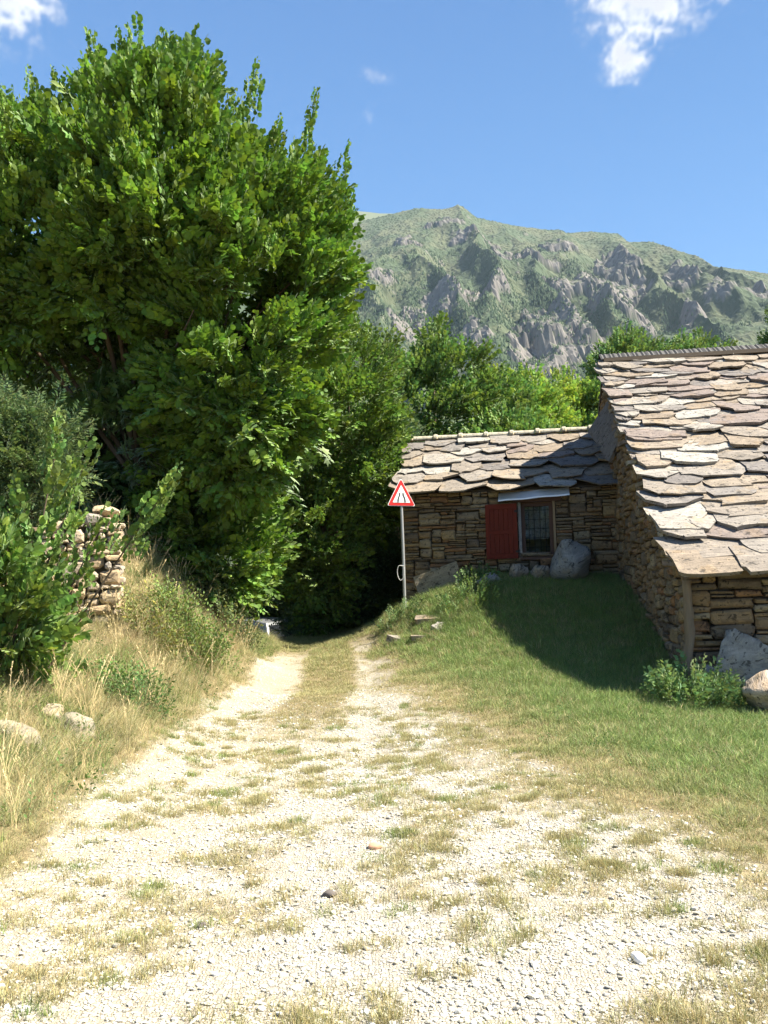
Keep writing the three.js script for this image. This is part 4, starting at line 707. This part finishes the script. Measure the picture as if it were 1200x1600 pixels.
[[-0.32, -3.98, 0.05, 'dark chip lying in the middle of the gravel'], [-0.9, -3.75, 0.035, 'dark chip on the gravel left of the middle one'], [0.98, -3.25, 0.055, 'white flat stone with a dark edge on the gravel right of the middle'], [-0.1, -4.6, 0.06, 'reddish flat stone on the gravel ahead of the middle chip'], [0.42, -2.65, 0.06, 'white cobble low in the gravel right of the middle'], [0.45, -2.5, 0.05, 'white cobble nearest the lower edge of the view']].forEach(([x, z, s, label], i) => {
  const o = tag(mesh('loose_stone', boulderGeo(s * 1.5, s * 0.8, s, 40 + i, 0.7, 2), i < 2 ? std({ color: RGB(0.10, 0.085, 0.075) }) : i === 3 ? std({ color: RGB(0.55, 0.32, 0.2) }) : std({ color: RGB(0.8, 0.78, 0.74) })), label, 'stone', 'loose stones on the gravel'); o.position.set(x, ground(x, z) + s * 0.22, z); o.rotation.y = i;
});

// ───────────────────────── rubble wall on the left bank ─────────────────────────
{
  const rnd = mulberry(701), x0 = -3.4, len = 4.2, turn = -0.35, h = thing('rubble_wall', 'sunlit broken rubble wall on the left bank behind the shrub', 'wall', [x0, 0, -10.0], Math.PI - turn);
  // local x runs left along the wall; its face looks along local -z towards the track
  const topAt = (s) => 2.42 - 0.18 * smooth(0.5, 1.6, s) + 0.12 * n2(s * 1.7, 3) + 0.1 * Math.floor(n2(Math.floor(s / 0.35) * 3.1, 7) * 2) - (s < 0.12 ? 0.08 : 0);
  const wpos = (s) => [x0 + Math.cos(Math.PI - turn) * s, -10.0 - Math.sin(Math.PI - turn) * s], B = [];
  const core = mesh('core', box(len - 0.2, 2.3, 0.32, len / 2 + 0.05, 1.1, 0.30), std({ color: RGB(0.26, 0.2, 0.12) }), h);
  const list = pack(len, (s) => { const [X, Z] = wpos(s); return ground(X, Z) - 0.15; }, topAt, (r) => (r() < 0.4 ? [0.18 + 0.14 * r(), 0.14 + 0.1 * r()] : [0.09 + 0.15 * r(), 0.06 + 0.08 * r()]), rnd);
  layStones(h, list, (s, y) => new THREE.Matrix4().makeRotationY(Math.PI).setPosition(s, y, 0), RUBBLE, rnd, 0.2, 300, () => 0, 0.014, 0.13);
  layStones(h, pack(0.5, () => 0.6, () => 2.3, (r) => [0.15 + 0.2 * r(), 0.09 + 0.1 * r()], rnd), (s, y) => new THREE.Matrix4().makeRotationY(-Math.PI / 2).setPosition(0.02, y, 0.02 + s), RUBBLE, rnd, 0.16, 40, () => 0, 0.014, 0.12);
  for (let i = 0; i < 7; i++) { const s = 0.2 + i * 0.55, o = mesh('coping_stone', boulderGeo(0.3 + 0.16 * rnd(), 0.22, 0.36, 60 + i, 0.62, 2), RUBBLE[i % 5], h); o.position.set(s, topAt(s) + 0.05, 0.18); o.rotation.y = rnd(); }
}

// ───────────────────────── road sign ─────────────────────────
{
  const x = 0.37, z = -15.6, g0 = ground(x, z), s = thing('road_sign', 'triangular road-narrows sign with red border on a grey pole', 'sign', [x, g0, z], 0);
  const lean = 0.012, H = 3.42 - g0 - 0.06;
  mesh('pole', tube([[0, -0.3, 0], [-lean * 0.5, H * 0.5, 0], [-lean * 2, H, 0]], 0.03, 0.03, 12), M.pole, s);
  const tri = (e, r, d) => { const R = e / Math.sqrt(3), P = [[0, R], [-e / 2, -R / 2], [e / 2, -R / 2]].map((q) => new THREE.Vector2(...q)), sh = new THREE.Shape(); for (let i = 0; i < 3; i++) { const p = P[i], a = P[(i + 2) % 3], b = P[(i + 1) % 3], da = a.clone().sub(p).setLength(r), db = b.clone().sub(p).setLength(r); if (i) sh.lineTo(p.x + da.x, p.y + da.y); else sh.moveTo(p.x + da.x, p.y + da.y); sh.quadraticCurveTo(p.x, p.y, p.x + db.x, p.y + db.y); } sh.closePath(); return d ? new THREE.ExtrudeGeometry(sh, { depth: d, bevelEnabled: false, curveSegments: 5 }) : new THREE.ShapeGeometry(sh, 5); };
  const plate = mesh('plate', tri(0.66, 0.06, 0.012), M.signWhite, s); plate.position.set(-0.02, H - 0.30, 0.034); plate.rotation.y = 0.5; plate.userData.label = 'warning triangle, red border round a white field';
  const red = mesh('border', (() => { const o = tri(0.625, 0.055, 0.004); return o; })(), M.signRed, plate); red.position.z = 0.0125;
  const white = mesh('field', tri(0.415, 0.02, 0.004), M.signWhite, plate); white.position.z = 0.0168;
  for (const e of [-1, 1]) { // the two bars that narrow towards the top
    const pts = [[0.082, -0.10], [0.078, -0.045], [0.062, 0.0], [0.042, 0.035], [0.038, 0.085]], sh = new THREE.Shape(), w = 0.016; pts.forEach(([a, b], i) => (i ? sh.lineTo(e * (a - w), b) : sh.moveTo(e * (a - w), b))); [...pts].reverse().forEach(([a, b]) => sh.lineTo(e * (a + w), b)); sh.closePath();
    const o = mesh('symbol_bar', new THREE.ExtrudeGeometry(sh, { depth: 0.003, bevelEnabled: false }), M.signBlack, plate); o.position.set(0, -0.01, 0.0212);
  }
  for (const y of [H - 0.2, H - 0.38]) { const b = mesh('bracket', new THREE.TorusGeometry(0.034, 0.008, 6, 14).rotateX(Math.PI / 2), M.pole, s); b.position.set(-lean * 1.8, y, 0); }
  const loop = mesh('wire_loop', tube([[0, 0.86, 0.035], [-0.10, 0.87, 0.05], [-0.135, 0.72, 0.05], [-0.08, 0.58, 0.05], [-0.02, 0.62, 0.035], [0.0, 0.84, 0.036]], 0.007, 0.007, 6), M.wire, s); loop.userData.label = 'loop of pale wire tied to the pole';
}

// ───────────────────────── parked car ─────────────────────────
{
  const c = thing('parked_car', 'silver car half hidden in shade where the track drops away', 'car', [-4.55, ground(-4.4, -24.6) - 0.16, -24.75], 0), P = { paint: new THREE.MeshPhysicalMaterial({ color: RGB(0.30, 0.31, 0.32), roughness: 0.35, metalness: 0.4, clearcoat: 0.8, clearcoatRoughness: 0.12 }), dark: std({ color: RGB(0.02, 0.02, 0.022), roughness: 0.6 }), glass: std({ color: RGB(0.012, 0.014, 0.016), roughness: 0.12 }), red: std({ color: RGB(0.35, 0.012, 0.012), roughness: 0.25 }), tyre: std({ color: RGB(0.02, 0.02, 0.02) }), rim: std({ color: RGB(0.4, 0.4, 0.4), metalness: 0.7, roughness: 0.4 }) };
  c.rotation.y = THREE.MathUtils.degToRad(-37); // local +x is its tail, +z its near (left) side
  const sweep = (prof, w0, w1, n = 1) => { const sh = new THREE.Shape(); prof.forEach(([x, y], i) => (i ? sh.lineTo(x, y) : sh.moveTo(x, y))); sh.closePath(); const g = new THREE.ExtrudeGeometry(sh, { depth: w0 * 2 - 0.12, bevelEnabled: true, bevelSize: 0.05, bevelThickness: 0.06, bevelSegments: 3 }); g.translate(0, 0, -w0 + 0.06); const p = g.attributes.position; if (w1) for (let i = 0; i < p.count; i++) { const k = clamp((p.getY(i) - 0.9) / 0.55); p.setZ(i, p.getZ(i) * lerp(1, w1 / w0, k)); } g.computeVertexNormals(); return g; };
  mesh('body', sweep([[-1.95, 0.32], [1.9, 0.32], [1.98, 0.55], [1.95, 0.88], [1.7, 0.95], [-0.95, 0.92], [-1.85, 0.72], [-2.0, 0.5]], 0.82), P.paint, c);
  const cab = mesh('cabin', sweep([[-1.0, 0.92], [1.86, 0.93], [1.62, 1.42], [1.2, 1.49], [0.2, 1.5], [-0.2, 1.44]], 0.78, 0.62), P.paint, c);
  for (const e of [-1, 1]) {
    for (const [a, b] of [[[-0.72, 0.2], 0], [[0.26, 1.05], 1]]) { const [p, q] = a, B = new Build(), z = (y) => e * (lerp(0.83, 0.675, clamp((y - 0.9) / 0.55)) + 0.004), x0 = b ? p : p - 0.0, pts = b ? [[p, 0.98], [q + 0.32, 0.98], [q + 0.12, 1.4], [p, 1.42]] : [[p, 0.98], [q, 0.98], [q, 1.42], [p + 0.62, 1.38]]; const v = pts.map(([x, y]) => [x, y, z(y)]); if (e > 0) B.quad(...v); else B.quad(v[0], v[3], v[2], v[1]); mesh('side_window', B.geo(), P.glass, cab); }
    const tl = mesh('tail_light', bevelBox(0.14, 0.36, 0.2, 0.02), P.red, c); tl.position.set(1.9, 0.82, e * 0.7); tl.rotation.z = 0.12;
    for (const x of [-1.25, 1.25]) { const w = mesh('wheel', new THREE.CylinderGeometry(0.31, 0.31, 0.19, 24).rotateX(Math.PI / 2), P.tyre, c); w.position.set(x, 0.31, e * 0.76); const r = mesh('rim', new THREE.CylinderGeometry(0.2, 0.2, 0.2, 16).rotateX(Math.PI / 2), P.rim, w); r.position.z = e * 0.006; }
    const m = mesh('door_handle', bevelBox(0.16, 0.03, 0.03, 0.008), P.paint, c); m.position.set(0.15, 0.84, e * 0.84);
    const mir = mesh('mirror', bevelBox(0.1, 0.12, 0.16, 0.02), P.dark, c); mir.position.set(-0.75, 1.02, e * 0.9);
  }
  { const B = new Build(); B.quad([1.885, 0.99, 0.66], [1.885, 0.99, -0.66], [1.7, 1.39, -0.54], [1.7, 1.39, 0.54]); mesh('rear_window', B.geo(), P.glass, cab); const F = new Build(); F.quad([-0.98, 0.97, -0.68], [-0.98, 0.97, 0.68], [-0.3, 1.42, 0.56], [-0.3, 1.42, -0.56]); mesh('windscreen', F.geo(), P.glass, cab); }
  const bp = mesh('bumper', bevelBox(0.16, 0.22, 1.56, 0.04), P.dark, c); bp.position.set(1.95, 0.45, 0);
  const np = mesh('number_plate', bevelBox(0.012, 0.11, 0.5, 0.003), M.signWhite, c); np.position.set(2.05, 0.66, 0);
}

// ───────────────────────── grass, gravel, weeds ─────────────────────────
function tuft(seed, { n, h0, h1, spread, lean, width, segs = 2 }) {
  const r = mulberry(seed), B = new Build();
  for (let i = 0; i < n; i++) {
    const a = r() * 6.283, q = Math.sqrt(r()) * spread, h = lerp(h0, h1, r()), l = lean * (0.2 + r()), b = a + (r() - 0.5) * 2, bx = Math.cos(a) * q, bz = Math.sin(a) * q, dx = Math.cos(b), dz = Math.sin(b), w = width * (0.6 + 0.6 * r()), f = r() * 3.14, sx = Math.cos(f), sz = Math.sin(f);
    const P = (t) => [bx + dx * l * h * t * t, h * (t - 0.35 * l * t * t), bz + dz * l * h * t * t]; let pl = null, pr = null;
    for (let k = 0; k <= segs; k++) { const t = k / segs, p = P(t), ww = w * (1 - t) * 0.5, L = [p[0] - sx * ww, p[1], p[2] - sz * ww], R = [p[0] + sx * ww, p[1], p[2] + sz * ww]; if (pl) { if (k === segs) B.tri(pl, pr, p); else B.quad(pl, pr, R, L); } pl = L; pr = R; }
    const kk = 0.65 + 0.7 * r(), y = r(); while (B.c.length < B.p.length) B.c.push(kk * lerp(0.85, 1.15, y), kk, kk * lerp(1.1, 0.9, y));
  }
  const g = B.geo(); g.deleteAttribute('uv'); return g;
}
const GRASS = leafMat(1, 1, 1, 0.3, 0.9);
const T = {
  short: [1, 2, 3].map((s) => tuft(s, { n: 26, h0: 0.025, h1: 0.085, spread: 0.05, lean: 0.7, width: 0.005 })),
  lawn: [4, 5, 6].map((s) => tuft(s, { n: 26, h0: 0.03, h1: 0.11, spread: 0.08, lean: 0.9, width: 0.007 })),
  long: [7, 8, 9].map((s) => tuft(s, { n: 18, h0: 0.16, h1: 0.42, spread: 0.07, lean: 0.95, width: 0.006, segs: 4 })),
};
const STRAW = [0.60, 0.50, 0.28], OLIVE = [0.33, 0.33, 0.12], GREEN = [0.23, 0.335, 0.085];
const blend = (a, b, t) => a.map((x, i) => lerp(x, b[i], t));
class Sow { constructor(name, kinds, label) { Object.assign(this, { name, kinds, label }); this.bins = kinds.map(() => [[], []]); }
  put(x, z, s, sy, col, rnd, y = ground(x, z)) { const b = this.bins[Math.floor(rnd() * this.kinds.length)]; b[0].push(mat4(V(x, y - 0.008, z), new THREE.Quaternion().setFromEuler(new THREE.Euler((rnd() - 0.5) * 0.3, rnd() * 6.28, (rnd() - 0.5) * 0.3)), V(s, s * sy, s))); const k = 0.86 * (0.8 + 0.4 * rnd()); b[1].push(col.map((c) => c * k)); }
  done(mat = GRASS) { this.bins.forEach((b, i) => b[0].length && tag(instanced(this.name, this.kinds[i], mat, b[0], b[1]), this.label, 'grass', this.name.replace(/_/g, ' '))); } }
const inHouse = (x, z) => { for (const [h, w, d0] of [[HOUSE, HOUSE.w, -4.5], [BARN, 6, -10.6]]) { const dx = x - h.x, dz = z - h.z, lx = dx * Math.cos(h.a) + dz * Math.sin(h.a), lz = -dx * Math.sin(h.a) + dz * Math.cos(h.a); if (lx > -0.02 && lx < w && lz < 0.02 && lz > d0) return true; } return false; };
{
  const rnd = mulberry(801), lawn = new Sow('lawn_grass', T.lawn, 'short mixed green and dry grass on the lawn and track middle'), short = new Sow('track_grass', T.short, 'sparse dry grass tufts in the gravel'), long = new Sow('bank_grass', T.long, 'long dry arching grass on the left bank');
  for (let i = 0; i < 120000; i++) {
    const z = -1.6 - 19.5 * Math.pow(rnd(), 1.25), half = 0.62 * -z + 1, x = -2.3 + (rnd()) * Math.min(8.6, half + 2.3); if (x > half || x < -2.4 || inHouse(x, z)) continue;
    const t = turf(x, z), green = clamp(smooth(-0.7, 1.6, x - edgeRight(z) + 0.9 * fbm(x * 0.9, z * 0.9, 3) - 0.35) + 0.35 * smooth(-10, -15, z)), dist = smooth(-4, -14, z);
    if (t > 0.62) { if (rnd() < (t - 0.45) * 1.3 * lerp(0.75, 1, green)) lawn.put(x, z, lerp(0.55, 0.95, green) * (0.7 + 0.6 * rnd()) * lerp(1, 1.25, dist), 0.6 + 0.6 * rnd() * green + 0.2, rnd() < 0.42 - 0.24 * green ? blend(STRAW, OLIVE, rnd()) : blend(blend(STRAW, OLIVE, 0.3 + 0.7 * rnd()), GREEN, clamp(green * 1.25 * (0.55 + 0.6 * rnd()))), rnd); }
    else if (t > 0.04 && rnd() < t * t * 1.35 + 0.05) short.put(x, z, 0.55 + 0.5 * rnd(), 0.35 + 0.4 * rnd(), blend(STRAW, OLIVE, rnd() < 0.3 ? 0.8 : 0.15 + 0.4 * rnd()), rnd);
  }
  for (let i = 0; i < 1500; i++) { // tight tufts standing in the gravel
    const z = -1.9 - 7.5 * Math.pow(rnd(), 1.1), x = -2.2 + 4.8 * rnd(); if (x > edgeRight(z) + 0.2 || rnd() > smooth(-0.4, 0.2, fbm(x * 0.75 + 5, z * 0.75, 3) + 0.2 * smooth(-1, 2, x))) continue; const r = 0.03 + 0.07 * rnd(), n = 6 + Math.floor(20 * rnd() * rnd()), tone = rnd();
    for (let k = 0; k < n; k++) { const a = rnd() * 6.28, q = Math.sqrt(rnd()) * r; short.put(x + Math.cos(a) * q * 1.5, z + Math.sin(a) * q, 0.5 + 0.45 * rnd(), 0.6 + 0.65 * rnd(), tone > 0.85 ? blend(OLIVE, GREEN, rnd()) : blend(STRAW, OLIVE, 0.25 + 0.6 * rnd()), rnd); }
  }
  for (let i = 0; i < 26000; i++) {
    const z = -2.2 - 15 * rnd(), x = -2.05 - 4.6 * Math.pow(rnd(), 1.1); if (x < -0.62 * -z - 1.2) continue;
    const m = fbm(x * 0.8 + 9, z * 0.8, 3), edge = smooth(-2.0, -2.6, x), green = clamp(smooth(-0.12, 0.25, m) * 0.9 + 0.16 + 0.25 * smooth(-2.9, -2.3, x));
    if (rnd() > 0.35 + 0.65 * edge) continue; if (z > -9.9 && z < -9.2 && x < -3.3) { if (rnd() < 0.5) continue; }
    long.put(x, z, (0.35 + 0.65 * edge) * (0.45 + 0.5 * rnd()), 0.5 + 0.5 * rnd(), rnd() < 0.36 - 0.2 * green ? blend(STRAW, [0.7, 0.58, 0.34], rnd()) : blend(blend(STRAW, OLIVE, rnd()), rnd() < 0.3 ? [0.13, 0.17, 0.045] : GREEN, clamp(green * (0.5 + 0.8 * rnd()))), rnd);
  }
  const wild = new Sow('slope_grass', T.long, 'longer green grass on the slope below the houses');
  for (let i = 0; i < 9000; i++) { const z = -10.2 - 9 * rnd(), x = -0.2 + 4.9 * rnd(); if (inHouse(x, z)) continue; const y = ground(x, z); if (rnd() > smooth(0.15, 0.7, y)) continue; wild.put(x, z, 0.28 + 0.4 * rnd(), 0.4 + 0.5 * rnd(), blend(blend(OLIVE, STRAW, rnd() * 0.5), GREEN, 0.45 + 0.55 * rnd()), rnd, y); }
  for (let i = 0; i < 9000; i++) { const z = -17 - 26 * rnd(), x = -14 + 30 * rnd(); if (inHouse(x, z) || (x > -3.2 && x < 0 && z > -20)) continue; wild.put(x, z, 0.8 + 0.9 * rnd(), 0.6 + 0.5 * rnd(), blend(OLIVE, GREEN, rnd()), rnd); }
  lawn.done(); short.done(); long.done(); wild.done();
}
{ // loose gravel over the near track
  const rnd = mulberry(811), kinds = [1, 2, 3].map((s) => { const g = boulderGeo(2, 1.3, 1.7, s * 7, 0.66, 0); g.deleteAttribute('uv'); return g; }), bins = kinds.map(() => [[], []]);
  for (let i = 0; i < 190000; i++) {
    const z = -1.7 - 9.5 * Math.pow(rnd(), 1.5), x = -2.5 + 5.6 * rnd(); if (Math.abs(x) > 0.62 * -z + 0.4) continue; const t = turf(x, z); if (rnd() < t * 1.15 || rnd() > 0.35 + 0.5 * (0.5 + fbm(x * 1.1, z * 1.1, 3)) * 1.4) continue;
    const s = 0.003 + 0.0045 * rnd() + 0.013 * Math.pow(rnd(), 8), b = bins[i % 3], k = 0.28 + 0.32 * rnd(), warm = rnd();
    b[0].push(mat4(V(x, ground(x, z) + s * 0.25, z), new THREE.Quaternion().setFromEuler(new THREE.Euler((rnd() - 0.5) * 0.9, rnd() * 6.28, (rnd() - 0.5) * 0.9)), V(s * (0.8 + 0.6 * rnd()), s * (0.6 + 0.5 * rnd()), s * (0.8 + 0.6 * rnd())))); b[1].push([k, k * lerp(0.99, 0.93, warm), k * lerp(0.92, 0.72, warm)]);
  }
  kinds.forEach((g, i) => tag(instanced('loose_gravel', g, std({ color: 0xffffff, flatShading: true, roughness: 1 }), bins[i][0], bins[i][1]), 'pale loose gravel scattered over the track', 'gravel', 'loose gravel'));
}
{ // low broad-leaved weeds and tall dry seed stalks through the banks
  const rnd = mulberry(821), weeds = [], stalks = [[], []], B = new Build();
  for (let i = 0; i < 5200; i++) {
    const left = rnd() < 0.5, z = left ? -3.5 - 11 * rnd() : -6 - 10.5 * rnd(), x = left ? -2.15 - 3 * rnd() : edgeRight(z) + 0.4 + 4.2 * rnd(); if (inHouse(x, z) || x > 5.5 || x < -0.62 * -z - 0.8) continue;
    const patch = fbm(x * 1.1 + 70, z * 1.1, 3); if (rnd() > smooth(0.0, 0.35, patch + (left ? 0.02 : 0.05))) continue;
    weeds.push(aimed(V(x, ground(x, z) + 0.01, z), V((rnd() - 0.5) * 1.2, 0.7, (rnd() - 0.5) * 1.2), rnd, (left ? 0.65 : 0.38) * (0.6 + 0.7 * rnd()), 3));
  }
  const o = tag(new THREE.Group(), 'low broad-leaved weeds growing through both banks', 'weeds', null, 'stuff'); o.name = numbered('bank_weeds'); scene.add(o); leaves(o, 'weed_leaves', SPRIG.herb, weeds, LEAF, [0.13, 0.22, 0.05], 823);
  for (let i = 0; i < 7; i++) { const a = rnd() * 6.28, h = 0.45 + 0.3 * rnd(), l = 0.15 + 0.2 * rnd(), dx = Math.cos(a), dz = Math.sin(a), P = (t) => V(dx * l * t * t + 0.03 * Math.cos(i), h * t, dz * l * t * t + 0.03 * Math.sin(i)), w = 0.0022; for (let k = 0; k < 4; k++) { const p = P(k / 4), q = P((k + 1) / 4); B.quad([p.x - w, p.y, p.z], [p.x + w, p.y, p.z], [q.x + w, q.y, q.z], [q.x - w, q.y, q.z]); } for (let k = 0; k < 7; k++) leafInto(B, P(0.8 + 0.2 * k / 7), V(dx * 0.5 + (rnd() - 0.5), 1, dz * 0.5 + (rnd() - 0.5)), V(rnd() - 0.5, 0.2, rnd() - 0.5), 0.035, 0.012, 'lance'); }
  const g = B.geo(); g.deleteAttribute('uv');
  for (let i = 0; i < 230; i++) { const z = -4 - 10 * rnd(), x = -2.25 - 2.6 * rnd(); if (x < -0.62 * -z - 0.8) continue; stalks[0].push(mat4(V(x, ground(x, z) - 0.02, z), new THREE.Quaternion().setFromAxisAngle(V(0, 1, 0), rnd() * 6), 0.5 + 0.5 * rnd())); const k = 0.8 + 0.4 * rnd(); stalks[1].push([0.56 * k, 0.45 * k, 0.24 * k]); }
  tag(instanced('seed_stalks', g, GRASS, stalks[0], stalks[1]), 'thin dry seed stalks standing over the left bank', 'grass stalks');
}
herb('nettle_clump', 'bright nettle clump at the foot of the wooden post', 3.62, -9.4, 0.4, 0.45, 190, SPRIG.nettle, [0.19, 0.29, 0.09], 901, 0.85);
herb('nettle_clump', 'low nettles beside the warm sunlit boulder', 3.98, -9.2, 0.16, 0.3, 40, SPRIG.nettle, [0.19, 0.29, 0.09], 905, 0.7);
herb('bank_bush', 'bright green bush on the left bank beside the track', -2.72, -10.8, 0.42, 0.85, 330, SPRIG.herb, [0.21, 0.28, 0.06], 911, 1.1, 'bush');
herb('bank_bush', 'yellow-green weeds right of the rubble wall', -3.05, -10.1, 0.3, 0.75, 120, SPRIG.herb, [0.27, 0.28, 0.07], 915, 1.1, 'bush');
herb('bank_bush', 'small green bush lower on the left bank above the track edge', -2.62, -8.1, 0.3, 0.34, 130, SPRIG.herb, [0.15, 0.25, 0.06], 921, 0.9, 'bush');
herb('bank_bush', 'overhanging weeds where the left bank ends at the track', -2.75, -13.2, 0.5, 0.9, 220, SPRIG.herb, [0.19, 0.23, 0.08], 925, 1.2, 'bush');
herb('weed_clump', 'green weeds against the house wall beside the leaning slab', 1.75, -15.35, 0.3, 0.4, 50, SPRIG.nettle, [0.15, 0.25, 0.06], 931, 0.7);
herb('weed_clump', 'leafy weeds on the bank right of the stones below the sign', 1.55, -14.4, 0.5, 0.4, 110, SPRIG.nettle, [0.2, 0.29, 0.07], 935, 0.65);
herb('weed_clump', 'leafy weeds at the foot of the sign pole', 0.3, -15.0, 0.35, 0.35, 60, SPRIG.nettle, [0.17, 0.25, 0.07], 941, 0.65);

renderer.render(scene, camera);
